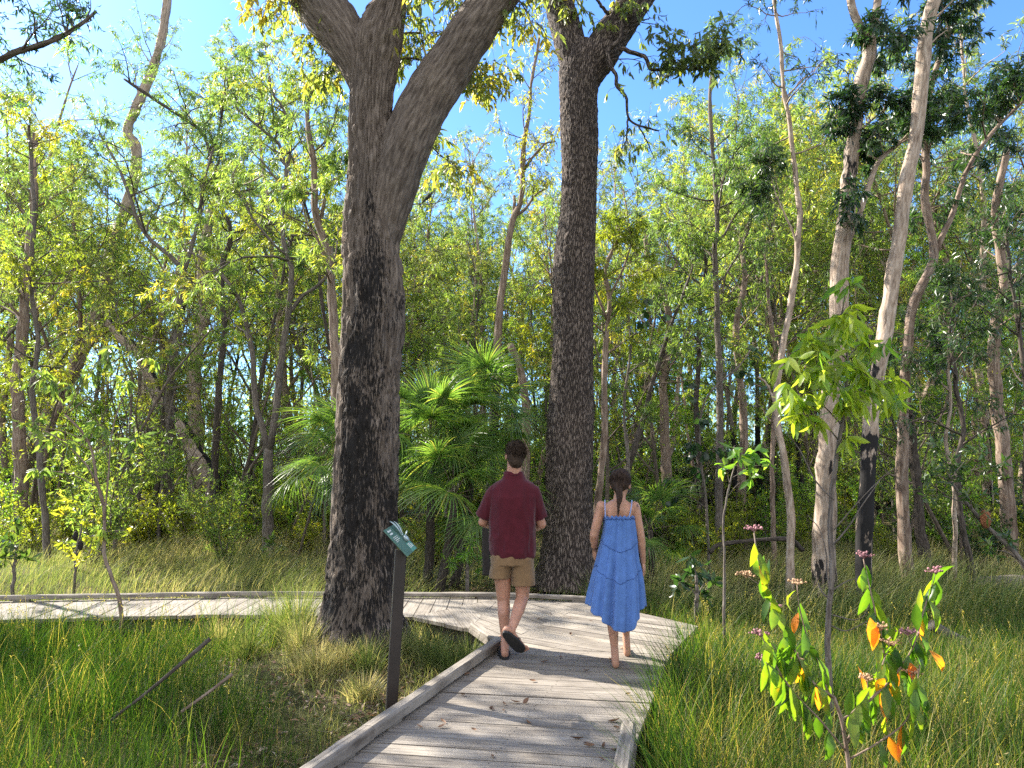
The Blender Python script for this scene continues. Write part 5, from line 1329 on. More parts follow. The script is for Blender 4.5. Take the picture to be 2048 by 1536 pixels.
    tube(cb, np.column_stack([nk[0] + 0.074 * np.cos(th), nk[1] - 0.005 + 0.074 * np.sin(th), nk[2] - 0.01 + 0.008 * np.cos(th * 2)]), 0.016, 8, flat=0.7)
    cb.build('collar', [M['shirt']], o)
    sm = MB(); ys = np.linspace(-0.19, 0.19, 30); yk = J(1027, 982, D)
    hm = MB()
    # shorts
    h = MB()
    bl = MB()
    top = J(1024, 1098, D)
    loft(h, [(wx(1024, 1120), D + .005, J(0, 1128)[2], .19, .135), (wx(1024, 1110), D + .005, J(0, 1110)[2], .19, .135), (top[0], D + .005, top[2] + .03, .175, .12)], 28)
    for hp, (ul, ur, vb), dd in ((hipL, (978, 1021, 1155), .02), (hipR, (1023, 1070, 1169), .01)):
        pl, pr_ = P(ul, vb, D + dd), P(ur, vb, D + dd); cx = (pl[0] + pr_[0]) / 2; hw = (pr_[0] - pl[0]) / 2
        z0 = pl[2]; z1 = J(0, 1115)[2]
        loft(h, [(cx, D + dd, z0, hw, .118), (cx * .7 + hp[0] * .3, D + dd, z0 * .6 + z1 * .4, hw * 1.0, .12), (hp[0], D + .005, z1, hw * .93, .125)], 24)
    remeshed(h, 'shorts', [M['shorts']], o, 0.0055, 4, fold(15, 0.008, (12, 9, 5)))
    # hair: a close cap plus short strands
    hb = MB()
    f, u = norm(fwd), None
    c0 = L(0, -0.022, 0.038); ax = np.array([np.cross(norm(fwd), norm(up - norm(fwd) * np.dot(up, norm(fwd)))), norm(fwd), norm(up - norm(fwd) * np.dot(up, norm(fwd)))])
    ell(hb, c0, (0.079, 0.097, 0.088), ax); ell(hb, L(0, -0.05, -0.02), (0.072, 0.062, 0.07), ax); ell(hb, L(0, -0.062, -0.065), (0.060, 0.042, 0.055), ax); ell(hb, L(0, 0.03, 0.085), (0.068, 0.07, 0.045), ax)
    hair = remeshed(hb, 'hair', [M['hair_man']], o, 0.005, 3, fold(25, 0.010, (45, 45, 30)))
    st = MB(); n = 2600
    q = norm(r.normal(0, 1, (n, 3))); q = q[(q[:, 2] > -0.8) & ((q[:, 1] < 0.35) | (q[:, 2] > 0.45))]
    pts = c0 + (q * np.array([0.080, 0.098, 0.089])) @ ax; low = q[:, 2] < -0.1
    dirs = (np.column_stack([q[:, 0] * 0.5 + 0.4, q[:, 1] * 0.5 - 0.3, -0.55 + 0.5 * q[:, 2]]) + r.normal(0, 0.3, q.shape)) @ ax
    strands(st, pts, dirs, r.uniform(0.02, 0.04, len(q)), 0.004, np.clip(r.normal(0.5, 0.25, len(q)), 0, 1), r)
    x = st.build('hair_strands', [M['hair_man']], o); x.parent = hair
make_man()

# ------------------------------------------------------------------ the woman
def make_woman():
    r = np.random.default_rng(901)
    D = 6.10
    J = lambda u, v, d=D: P(u, v, d)
    o = thing('person', 'woman with a dark braid walking away in a sleeveless blue dress', 'person', (J(1237, 1100)[0], D, 0.0))
    b = MB()
    hc = J(1241, 968, D + 0.02); fwd = norm(np.array([0.28, 1.0, -0.42])); up = np.array([0.12, 0.4, 1.0])
    L = head(b, hc, fwd, up, 1.02)
    neck0 = J(1238, 1004, D - 0.01); capsule(b, neck0, hc + np.array([0, -0.01, -0.04]), 0.053, 0.046)
    shL, shR = J(1203, 1013, D), J(1269, 1014, D)
    ch = J(1237, 1040); ws = J(1237, 1078); hp = J(1236, 1120)
    loft(b, [(hp[0], D, hp[2] - .06, .14, .10), (hp[0], D, hp[2] + .03, .13, .09), (ws[0], D, ws[2], .105, .07), (ch[0], D + .01, ch[2], .112, .08), (ch[0], D - .002, shL[2] - .03, .135, .085), (ch[0], D - .005, shL[2] + .02, .115, .07), (neck0[0], D - .005, neck0[2] + .02, .055, .05)])
    # shoulder blades
    for sg in (-1, 1): ell(b, (ch[0] + sg * 0.06, D - 0.074, shL[2] - 0.05), (0.042, 0.018, 0.05))
    elL, elR = J(1188, 1070, D + 0.01), J(1281, 1073, D + 0.0)
    wrL, wrR = J(1189, 1099, D + 0.10), J(1286, 1124, D + 0.03)
    capsule(b, shL, elL, 0.047, 0.036); capsule(b, shR, elR, 0.047, 0.036)
    for e, w_ in ((elL, wrL), (elR, wrR)):
        m = e * .65 + w_ * .35; capsule(b, e, m, 0.037, 0.036); capsule(b, m, w_, 0.035, 0.023)
    hand(b, wrL, np.array([0.05, 0.35, -0.9]), np.array([-1.0, -0.3, 0]), np.array([0.2, 1.0, 0.2]), 0.88, 0.5)
    hand(b, wrR, np.array([0.12, 0.05, -1.0]), np.array([1.0, -0.4, 0.1]), np.array([-0.4, 1.0, 0]), 0.9, 0.45)
    hipL, hipR = J(1222, 1130), J(1254, 1130)
    knL, knR = J(1222, 1210, D + 0.02), J(1255, 1205, D + 0.12)
    anL, anR = J(1229, 1296, D - 0.02), J(1252, 1268, D + 0.34)
    for h_, k_, a_ in ((hipL, knL, anL), (hipR, knR, anR)):
        capsule(b, h_, k_, 0.082, 0.053); m = k_ * .62 + a_ * .38 + np.array([0, -0.018, 0])
        capsule(b, k_, m, 0.050, 0.052); capsule(b, m, a_, 0.050, 0.030)
    for a_, z in ((anL, 0.0), (anR, 0.0)):
        hl = np.array([a_[0] + 0.003, a_[1] - 0.03, 0.033]); te = np.array([a_[0] + 0.02, a_[1] + 0.17, 0.022])
        capsule(b, a_, hl, 0.032, 0.031); capsule(b, hl, te, 0.030, 0.020, flat=(1.3, 1)); capsule(b, a_, (hl + te) / 2, 0.03, 0.024)
        fd = norm(te - hl)
        for k in range(5): capsule(b, te + np.array([(k - 2) * 0.016, 0, 0]), te + np.array([(k - 2) * 0.018, 0.03 - 0.004 * k, -0.006]), 0.009, 0.008, 8)
    remeshed(b, 'body', [M['skin_woman']], o, 0.005, 4)
    # dress: pleated loft with a ruffled top and a handkerchief hem
    d = MB(); S = 150; th = np.arange(S) * 2 * math.pi / S
    rows, tcr = [], []
    prof = [(1031, 1206, 1268, .108), (1036, 1207, 1268, .110), (1046, 1208, 1270, .112), (1060, 1207, 1272, .112), (1080, 1203, 1274, .118), (1100, 1199, 1275, .13), (1120, 1195, 1277, .145), (1134, 1192, 1280, .155), (1150, 1188, 1283, .17), (1175, 1184, 1285, .19), (1200, 1180, 1286, .205), (1222, 1177, 1287, .215)]
    pf = catmull(np.array(prof, float), 70)
    hemdrop = lambda a: 0.5 + 0.5 * np.cos(a * 1 - math.radians(268)) if False else None
    for i, (v, ul, ur, ry) in enumerate(pf):
        t = i / 69
        p0, p1 = P(ul, v, D), P(ur, v, D); cx = (p0[0] + p1[0]) / 2; rx = (p1[0] - p0[0]) / 2
        gat = np.exp(-((v - 1136) / 9) ** 2) * 0.004
        amp = 0.006 + 0.030 * sstep(0.15, 1.0, t)
        pl = amp * (0.6 * np.sin(th * 11 + 1.2 * np.sin(th * 3)) + 0.35 * np.sin(th * 19 + 2 + 2.0 * t) + 0.3 * np.sin(th * 5 + 1)) + 0.0025 * np.sin(th * 47 + 9 * np.sin(th * 2)) + gat * np.sin(th * 60)
        if t < 0.06: pl = pl + 0.006 * np.sin(th * 34) * (1 - t / 0.06)
        # hem hangs lower in the middle of back and front, shorter at the sides
        tt = sstep(0.62, 1.0, t)
        drop = tt * (0.085 * np.sin(th) ** 2 * 2 - 0.055 + 0.018 * np.sin(th * 4 + 0.7)) + tt * 0.006 * np.sin(th * 9)
        ruff = (0.006 * np.sin(th * 23) if t < 0.03 else 0)
        rows.append(np.column_stack([cx + (rx + pl) * np.cos(th), D + (ry + pl) * np.sin(th), p0[2] - drop + ruff]))
    n = len(rows); v_ = np.concatenate(rows)
    i = np.arange(n - 1)[:, None] * S; j = np.arange(S)[None]; j2 = (j + 1) % S
    q = np.stack([i + j, i + S + j, i + S + j2, i + j2], -1).reshape(-1, 4)
    d.add(v_, q, None, 0, 0.5)
    dr = d.build('dress', [M['dress']], o)
    sol = dr.modifiers.new('thick', 'SOLIDIFY'); sol.thickness = 0.003; sol.offset = -1
    # gathered seams
    R = np.array(rows)
    sm = MB()
    def seam(vc, depth, ph, rad):
        vv = pf[:, 0]
        lineV = vc + depth * (np.abs(((th - ph) / (math.pi / 2) + 1) % 2 - 1) * -1 + 0.5)
        k = np.clip(np.interp(lineV, vv, np.arange(n)), 0, n - 1.01); k0 = k.astype(int); f = (k - k0)[:, None]
        pts = R[k0, np.arange(S)] * (1 - f) + R[k0 + 1, np.arange(S)] * f
        ctr = np.array([pts[:, 0].mean(), D, 0]); outv = norm((pts - ctr) * np.array([1, 1, 0]))
        pts = pts + outv * (0.003 + 0.003 * np.sin(np.arange(S) * 2.1)[:, None])
        pts[:, 2] += 0.003 * np.sin(np.arange(S) * 1.7)
        tube(sm, np.vstack([pts, pts[:1]]), rad, 5)
    # V at the back centre (th = 270 deg)
    seam(1090, 24, math.radians(270), 0.0022); seam(1145, 30, math.radians(270), 0.0022)
    kk = 2; pts = R[kk] + norm((R[kk] - np.array([R[kk][:, 0].mean(), D, 0])) * np.array([1, 1, 0])) * 0.003
    tube(sm, np.vstack([pts, pts[:1]]), 0.0038, 5)
    x = sm.build('seam', [M['dress_trim']], o); x.parent = dr
    for us, ut in ((1211, 1210), (1258, 1263)):
        sp = MB()
        a = P(us, 1036, D - 0.105); c = P(ut, 1012, D - 0.085); e = P(ut, 1001, D - 0.01); g = P(us, 1030, D + 0.10)
        ln = catmull(np.array([a, c, e, g]), 20); tube(sp, ln, 0.0045, 6)
        sp.build('dress_strap', [M['strap']], o)
    # hair and braid
    F = norm(fwd); U = norm(up - F * np.dot(up, F)); ax = np.array([np.cross(F, U), F, U])
    hb = MB(); c0 = L(0, -0.02, 0.032)
    ell(hb, c0, (0.090, 0.106, 0.092), ax); ell(hb, L(0.0, -0.055, -0.02), (0.074, 0.062, 0.066), ax); ell(hb, L(-0.004, -0.07, -0.06), (0.042, 0.036, 0.042), ax)
    hair = remeshed(hb, 'hair', [M['hair_woman']], o, 0.005, 3, fold(35, 0.007, (50, 50, 22)))
    br = MB()
    path = catmull(np.array([L(-0.004, -0.085, -0.045), P(1239, 997, D - 0.125), P(1237, 1010, D - 0.125), P(1236, 1034, D - 0.128)]), 26)
    for k in range(25):
        t = k / 24; rr = 0.024 * (1 - t) ** 0.7 + 0.006; sg = -1 if k % 2 else 1
        if t > 0.55: sg *= 0.3
        p = path[k] + np.array([sg * rr * 0.42, -0.003 * (k % 3), 0])
        ell(br, p, (rr * 0.72, rr * 0.7, rr * 1.05), None, 10, 6)
    braid = br.build('braid', [M['hair_woman']], o); braid.parent = hair
    st = MB(); n = 1800; q = norm(r.normal(0, 1, (n, 3))); q = q[(q[:, 2] > -0.7) & ((q[:, 1] < 0.45) | (q[:, 2] > 0.3))]
    pts = c0 + (q * np.array([0.091, 0.107, 0.093])) @ ax; tgt = L(-0.004, -0.085, -0.06)
    dirs = norm(tgt - pts) + r.normal(0, 0.12, q.shape) + 0.35 * norm(pts - c0)
    strands(st, pts, dirs, r.uniform(0.03, 0.06, len(q)), 0.0035, np.clip(r.normal(0.5, 0.25, len(q)), 0, 1), r)
    k = 26; wp = c0 + norm(r.normal(0, 1, (k, 3))) * 0.09
    strands(st, wp, r.normal(0, 1, (k, 3)) - [0, 0, .5], 0.07, 0.0012, 0.7, r)
    x = st.build('hair_strands', [M['hair_woman']], o); x.parent = hair
    bg_ = MB(); th2 = np.linspace(0, 2 * math.pi, 17); c = wrL * .93 + elL * .07
    for kz in (0, 0.012):
        tube(bg_, np.column_stack([c[0] + 0.033 * np.cos(th2), c[1] + 0.033 * np.sin(th2), c[2] + kz + 0.006 * np.sin(th2)]), 0.0035, 6)
    bg_.build('bracelet', [M['bangle']], o)
    # small drawn mark on the back of the right shoulder
    tt = MB(); cc = shR + np.array([0.012, -0.012, 0.018])
    for k, (ox, oz, rad) in enumerate(((0, 0, .022), (0.004, -0.002, .012), (-0.006, -0.022, .012), (0.012, -0.026, .010))):
        th3 = np.linspace(0, 2 * math.pi, 15)
        dx = ox + rad * np.cos(th3); dz = oz + rad * 0.8 * np.sin(th3)
        dirs_ = norm(np.column_stack([0.35 + dx * 8, np.full(15, -0.8), 0.35 + dz * 10]))
        tube(tt, shR + dirs_ * 0.0475, 0.0016, 5)
    tt.build('tattoo', [M['ink']], o)
make_woman()

# ------------------------------------------------------------------ sign
M['sign_post'] = mat_plain('brown_painted_steel', (0.022, 0.016, 0.013), rough=0.55, noise=0.25, nscale=8)
M['sign_green'] = mat_plain('green_enamel', (0.075, 0.15, 0.12), rough=0.55, spec=0.25, noise=0.12, nscale=12)
M['sign_light'] = mat_plain('pale_green_box', (0.09, 0.26, 0.20), rough=0.6, noise=0.1)
M['sign_ink'] = mat_plain('white_lettering', (0.62, 0.66, 0.62), rough=0.6, noise=0.1)
M['sign_metal'] = mat_plain('brushed_metal', (0.40, 0.47, 0.46), rough=0.35, noise=0.15, metal=0.6, nscale=40)
def make_sign():
    d0 = 5.36
    pb = P(785, 1380, d0); pt = P(801, 1108, d0)
    base = np.array([pb[0], d0, gz1(pb[0], d0)])
    o = thing('sign', 'small green lectern sign on a brown post beside the burnt tree', 'sign', base)
    m = MB()
    dirv = norm(pt - pb); bot = pb + dirv * ((base[2] - 0.1 - pb[2]) / dirv[2]); topp = pt + dirv * 0.03
    X = norm(np.array([1.0, 0.25, 0]) - dirv * np.dot([1.0, .25, 0], dirv)); Y = np.cross(dirv, X)
    hw = 0.040; hd = 0.035
    prof = [(-hw, -hd + .006), (-hw + .006, -hd), (hw - .006, -hd), (hw, -hd + .006), (hw, hd - .006), (hw - .006, hd), (-hw + .006, hd), (-hw, hd - .006)]
    rows = [np.array([c + X * a + Y * b_ for a, b_ in prof]) for c in (bot, bot * .5 + topp * .5, topp)]
    loft_rows(m, rows, rows[0].mean(0), rows[-1].mean(0)); m.build('post', [M['sign_post']], o, smooth=False)
    # panel: down-slope runs to the right, the reader stands on the walk
    tl = P(767, 1061, 5.26); bl_ = P(815, 1113, 5.26)
    dn = bl_ - tl; Ld = np.linalg.norm(dn); dn = dn / Ld
    ac = norm(np.array([0.10, 1.0, 0.0]) - dn * np.dot([0.10, 1.0, 0], dn)); W = 0.36
    nn = norm(np.cross(ac, dn)); nn = nn if nn[2] > 0 else -nn
    c = tl + dn * Ld / 2 + ac * W / 2
    A = np.column_stack([ac, dn, nn])
    pm = MB(); box(pm, c, (W / 2, Ld / 2, 0.004), A)
    pan = pm.build('panel', [M['sign_green']], o, smooth=False)
    bk = MB(); box(bk, c - nn * 0.022, (0.06, 0.07, 0.015), A); x = bk.build('bracket', [M['sign_post']], o, smooth=False)
    def on(ax_, dy, hx, hy, h=0.0016, mb_=None, mat=0): box(mb_, c + ac * ax_ + dn * dy + nn * (0.0045 + h), (hx, hy, h), A, mat)
    tx = MB(); r = np.random.default_rng(6)
    for row, (y0, hh, x0, x1, wl) in enumerate(((-.098, .0085, -.145, -.045, .011), (-.072, .0085, -.145, -.055, .011), (-.040, .0035, -.145, -.02, .006), (-.027, .0035, -.145, -.02, .006), (-.014, .0035, -.145, -.005, .006), (-.001, .0035, -.145, -.06, .006))):
        xx = x0
        while xx < x1:
            wd = wl * r.uniform(0.3, 0.6); on(xx + wd, y0, wd, hh * r.uniform(.6, 1), 0.0008, tx)
            xx += 2 * wd + (0.003 if r.uniform() < .75 else 0.010)
    l = tx.build('lettering', [M['sign_ink']], o, smooth=False); l.parent = pan
    lb = MB(); on(0.085, 0.085, 0.07, 0.040, 0.0008, lb); y = lb.build('information_box', [M['sign_light']], o, smooth=False); y.parent = pan
    t2 = MB()
    for k in range(4):
        xx = 0.03
        while xx < (0.13 if k else 0.10): 
            wd = r.uniform(.002, .005); on(xx + wd, 0.058 + k * .011, wd, 0.003, 0.0022, t2); xx += 2 * wd + .003
    l = t2.build('lettering', [M['sign_ink']], o, smooth=False); l.parent = pan
    # raised leaf-and-gumnut relief
    rl = MB()
    def lp(x_, y_, z_): return c + ac * x_ + dn * y_ + nn * z_
    for (x0, y0), (x1, y1), wd in (((0.055, -0.015), (0.02, -0.155), 0.022), ((0.075, -0.01), (0.11, -0.14), 0.020), ((0.09, 0.0), (0.15, -0.02), 0.018)):
        ts = np.linspace(0, 1, 10); ln = np.array([lp(x0 + (x1 - x0) * t_, y0 + (y1 - y0) * t_, 0.012 + 0.025 * math.sin(t_ * 2.4)) for t_ in ts])
        hwid = wd * np.sin(np.pi * np.clip(ts, 0.06, 0.97)) ** .8
        tube(rl, ln, np.maximum(hwid, .002), 10, flat=0.3)
    gn = MB(); ell(rl, lp(0.07, 0.018, 0.018), (0.026, 0.026, 0.02), A.T)
    th = np.linspace(0, 2 * math.pi, 17); tube(rl, np.array([lp(0.07 + .025 * math.cos(t_), 0.022 + .025 * math.sin(t_), 0.026) for t_ in th]), 0.004, 6)
    z = rl.build('leaf_relief', [M['sign_metal']], o); z.parent = pan
make_sign()

# ------------------------------------------------------------------ fan palms
def frond_mesh(seed, pet=1.0, rad=0.8, nseg=46):
    r = np.random.default_rng(seed); mb = MB()
    t = np.linspace(0, 1, 9); pts = np.column_stack([pet * t, 0.03 * np.sin(t * 3) * r.normal(), 0.22 * pet * t * (1 - 0.9 * t)])
    tube(mb, pts, np.linspace(0.014, 0.007, 9), 6, 1, flat=0.6)
    tip = pts[-1]; td = norm(pts[-1] - pts[-2])
    for k in range(nseg):
        a = (k / (nseg - 1) - 0.5) * math.radians(262) + r.normal(0, 0.02)
        d = np.array([math.cos(a) * td[0], math.sin(a), math.cos(a) * td[2] * 0.8 + 0.12])
        L = rad * (0.72 + 0.28 * math.cos(a * 0.5)) * r.uniform(0.92, 1.06); d = norm(d)
        s_ = np.linspace(0, 1, 6); drop = 0.62 * L * s_ ** 2.4 * r.uniform(0.6, 1.3)
        c = tip + d * (s_ * L)[:, None]; c[:, 2] -= drop
        sd = norm(np.cross(d, [0, 0, 1.0])) ; w = 0.0135 * np.array([0.4, 1.0, 1.0, 0.8, 0.45, 0.06])
        up = np.cross(sd, d)
        v = np.stack([c + sd * w[:, None] + up * (w * .35)[:, None], c, c - sd * w[:, None] + up * (w * .35)[:, None]], 1).reshape(-1, 3)
        i = np.arange(5)[:, None] * 3
        mb.add(v, np.concatenate([i + [[0, 3, 4, 1]], i + [[1, 4, 5, 2]]]), None, 0, np.clip(r.normal(0.5, 0.16) + (0.35 if r.uniform() < 0.04 else 0), 0, 1))
    return mb.mesh('frond', [M['leaf_palm'], M['twig']])
FR = [frond_mesh(s, p, q) for s, p, q in ((1, 1.05, 0.85), (2, 0.85, 0.9), (3, 1.2, 0.8), (4, 0.65, 0.85))]
def palm(label, u, v0, d, crowns, seed, scale=1.0):
    """crowns: (du, v, fronds) growing points in photo pixels"""
    r = np.random.default_rng(seed)
    x = P(u, v0, d)[0]; base = np.array([x, d, gz1(x, d)])
    o = thing('fan_palm', label, 'palm', base)
    for du, vv, nf, dd in crowns:
        c = P(u + du, vv, d + dd)
        st = MB(); b0 = np.array([base[0] + du / FPX * d * .5, d + dd * .7, base[2] - .05])
        tube(st, catmull(np.array([b0, (b0 + c) / 2 + [0.03, 0, 0], c]), 14), np.linspace(0.10, 0.07, 14) * scale, 12, rmod=barkmod(0.02, 30, 20, seed))
        st.build('stem', [M['bark_dark']], o)
        ph = r.uniform(0, 6)
        for k in range(nf):
            ph += 2.4
            el = math.radians(85 - 125 * (k + 0.5) / nf + r.normal(0, 6))
            f = bpy.data.objects.new('frond', FR[k % 4]); COL.objects.link(f); f.parent = o
            f.location = (c - base); f.rotation_euler = (r.normal(0, 0.25), -el, ph); s = scale * r.uniform(0.85, 1.1); f.scale = (s, s, s)
palm('clump of fan palms with drooping fronds behind the burnt tree', 850, 1150, 11.6, [(10, 890, 24, 0.0), (105, 840, 22, 0.5), (-150, 930, 24, 0.5), (60, 990, 17, -0.5)], 501, 0.8)
palm('low fan palm behind the woman at the foot of the scaly tree', 1300, 1130, 12.6, [(0, 1060, 14, 0.0)], 502, 0.62)

# ------------------------------------------------------------------ foreground shrub and saplings
def leaf_obj(o, name, base, d, side, L, W, tint, mat, bend=0.1):
    mb = MB(); leaves(mb, np.array([base]), np.array([d]), np.array([side]), L, W, 0, tint, 3, bend, 0.25)
    return mb.build(name, [mat], o)
M['flower'] = mat_plain('dusky_pink_flower', (0.26, 0.12, 0.13), rough=0.8, noise=0.5, nscale=120, usetint=True)
M['seedhead'] = mat_plain('tan_seed_head', (0.36, 0.22, 0.12), rough=0.8, noise=0.5, nscale=120, usetint=True)
FLW = [(1508, 1058), (1493, 1150), (1595, 1165), (1549, 1213), (1522, 1268), (1524, 1318), (1592, 1316), (1727, 1112), (1872, 1143), (1762, 1256), (1780, 1287), (1822, 1346), (1735, 1358), (1815, 1265)]
def fore_shrub():
    r = np.random.default_rng(601); d = 3.05
    base = P(1704, 1600, d); base[2] = gz1(base[0], d)
    o = thing('leafy_shrub', 'leggy shrub with hanging green and orange leaves and pink flower heads at the right front', 'shrub', base)
    S = MB()
    stems = [([(1706, 1640), (1700, 1560), (1692, 1490), (1683, 1440), (1668, 1395)], 9, 7, 0), ([(1668, 1395), (1625, 1365), (1600, 1322), (1572, 1262), (1545, 1200), (1518, 1125), (1508, 1066)], 6, 2.5, -.1), ([(1655, 1385), (1640, 1330), (1615, 1275), (1598, 1210), (1594, 1170)], 4, 2, .05),
             ([(1690, 1500), (1640, 1440), (1588, 1385), (1545, 1320), (1525, 1275), (1520, 1262)], 4, 2, -.15), ([(1590, 1390), (1560, 1350), (1532, 1325)], 3, 2, -.2), ([(1692, 1490), (1728, 1415), (1762, 1372), (1768, 1310), (1752, 1230), (1738, 1170), (1727, 1118)], 6, 2.5, .1),
             ([(1735, 1405), (1790, 1350), (1828, 1290), (1846, 1225), (1862, 1175), (1872, 1146)], 5, 2.5, .15), ([(1696, 1520), (1755, 1486), (1812, 1442), (1830, 1385), (1840, 1330)], 4, 2, -.1), ([(1683, 1440), (1710, 1420), (1735, 1385)], 4, 3, 0), ([(1765, 1330), (1775, 1300), (1780, 1285)], 3, 2, .1), ([(1600, 1322), (1575, 1330), (1545, 1290)], 3, 2, -.05)]
    paths = []
    for px, w0, w1, dz in stems:
        n = len(px); pts = catmull(np.array([P(u, v, d + dz * i / n) for i, (u, v) in enumerate(px)]), 18)
        tube(S, pts, np.linspace(w0, w1, 18) * d / FPX / 2, 7, 0); paths.append(pts)
    allp = np.vstack(paths)
    for u, v in FLW:
        c = P(u, v, d); j = allp[int(np.argmin(np.linalg.norm(allp - (c - [0, 0, .05]), axis=1)))]
        tube(S, catmull(np.array([j, (j + c) / 2 - [0, 0, .008], c]), 6), [.0022, .002, .0018, .0016, .0014, .0012], 5)
    S.build('stem', [M['bark_red']], o)
    lf = []
    for k, pts in enumerate(paths):
        if k == 0: continue
        n = 24 if k in (1, 5, 6) else 13
        for t in np.linspace(0.12, 0.97, n):
            for sg in ((-1, 1) if r.uniform() < 0.75 else (1,)):
                p, tg = at(pts, min(0.99, t + r.normal(0, .02)))
                a = r.uniform(0, 6.28)
                dv = np.array([sg * r.uniform(0.02, 0.42), r.normal(0, 0.25), -1.0 if r.uniform() < .8 else 0.5])
                side = np.array([math.cos(a * .22 - .7), math.sin(a * .22 - .7), 0]) if r.uniform() < .85 else np.array([math.cos(a), math.sin(a), 0])
                ti = np.clip(r.normal(0.45, 0.22), 0, 0.78) if r.uniform() < 0.96 else r.uniform(0.86, 1)
                lf.append((p + np.array([sg * .004, 0, 0]), dv, side, r.uniform(0.085, 0.14), r.uniform(0.028, 0.044), ti))
    r.shuffle(lf); lf = list(lf); more = lf[92:]; lf = lf[:92]
    for u, v, L_, w_, ti in ((1740, 1235, .12, .05, .93), (1752, 1245, .115, .042, .9), (1858, 1300, .10, .036, .9), (1632, 1370, .10, .05, .97), (1820, 1325, .07, .05, 1.0), (1597, 1225, .09, .03, .95)):
        lf.append((P(u, v, d), np.array([r.normal(0, .15), 0, -1.0]), np.array([1.0, r.normal(0, .4), 0]), L_, w_, ti))
    xm = MB()
    for p, dv, sd, L_, w_, ti in more[:90]: leaves(xm, np.array([p]), np.array([dv]), np.array([sd]), L_, w_, 0, ti, 3, r.normal(.06, .08), .25)
    xo = xm.build('small_leaves', [M['shrubleaf']], o); xo['kind'] = 'stuff'
    for p, dv, sd, L_, w_, ti in lf[-98:]:
        leaf_obj(o, 'leaf', p, dv, sd, L_, w_, ti, M['shrubleaf'], r.normal(0.06, 0.16))
    for u, v, pk in ((1508, 1058, 1), (1493, 1150, 0), (1595, 1165, 0), (1549, 1213, 1), (1522, 1268, 1), (1524, 1318, 1), (1592, 1316, 0), (1727, 1112, 1), (1872, 1143, 1), (1762, 1256, 0), (1780, 1287, 0), (1822, 1346, 0), (1735, 1358, 0), (1815, 1265, 1)):
        f = MB(); c = P(u, v, d)
        for q in range(26):
            dv = norm(r.normal(0, 1, 3)); dv[2] = abs(dv[2]); e = c + dv * r.uniform(.010, .036) * np.array([1.3, 1.3, .6])
            ell(f, e, (r.uniform(.003, .006),) * 3, None, 6, 3)
            tube(f, np.array([c - [0, 0, .012], (c + e) / 2, e]), 0.0009, 3, 0, cap=False)
        f.t = [np.full(len(t_), np.clip(r.normal(.5, .25), 0, 1)) for t_ in f.t]
        f.build('flower_cluster', [M['flower'] if pk else M['seedhead']], o)
fore_shrub()

def sapling(name, cat, label, d, trunk, w0, w1, clumps, seed, leafm, L=0.14, W=0.034, twigs=(), bark='bark_grey', droop=0.5, tint=0.6, nl=9, leafname='crown'):
    """slender plant: traced stem, traced bare twigs, and leaf rosettes at photo pixels (u, v, radius px, count)"""
    r = np.random.default_rng(seed)
    path = px_path(trunk, d, 24, None, r, 0.05)
    g = gz1(path[0][0], d)
    if path[0][2] > g: path = np.vstack([[path[0][0], d, g - .05], path])
    else: path[0][2] = g - .05
    base = np.array([path[0][0], d, g]); o = thing(name, label, cat, base)
    S, C = MB(), MB()
    rad = np.linspace(w0, w1, len(path)) * d / FPX / 2; tube(S, path, rad, 9, rmod=barkmod(rad[0] * .12, 30, 6, seed))
    for px, a, b_ in twigs:
        n = len(px); dz = r.normal(0, .12)
        pts = catmull(np.array([P(u, v, d + dz * i / n) for i, (u, v) in enumerate(px)]), 12)
        j = int(np.argmin(np.linalg.norm(path - pts[0], axis=1))); 
        tube(S, pts, np.linspace(a, b_, 12) * d / FPX / 2, 5)
    bag = LeafBag()
    for u, v, rp, cnt in clumps:
        c = P(u, v, d + r.normal(0, rp * d / FPX * .5))
        j = int(np.argmin(np.abs(path[:, 2] - (c[2] - 0.15)))); p0 = path[j]
        q = catmull(np.array([p0, (p0 + c) / 2 + [0, 0, .05], c]), 8); tube(S, q, np.linspace(rad[min(j, len(rad) - 1)] * .4 + .001, .002, 8), 5)
        for k in range(cnt):
            e = c + r.normal(0, rp * d / FPX * .45, 3); w = np.array([c, (c + e) / 2 + [0, 0, .02], e]); tube(S, w, [.003, .002, .0015], 4)
            leaf_twig(bag, w, nl, droop, .55, np.clip(r.normal(tint, .18), 0, 1), r)
    if bag.b:
        b_ = np.concatenate(bag.b); dd = np.concatenate(bag.d); t = np.concatenate(bag.t); n = len(b_)
        leaves(C, b_, dd, r.normal(0, 1, (n, 3)), L * r.uniform(.6, 1.15, n), W * r.uniform(.8, 1.2, n), 0, t, 3, r.uniform(-.05, .18, n), .25)
    S.build('trunk', [M[bark]], o)
    if C.n: C.build(leafname, [M[leafm]], o)
    return o
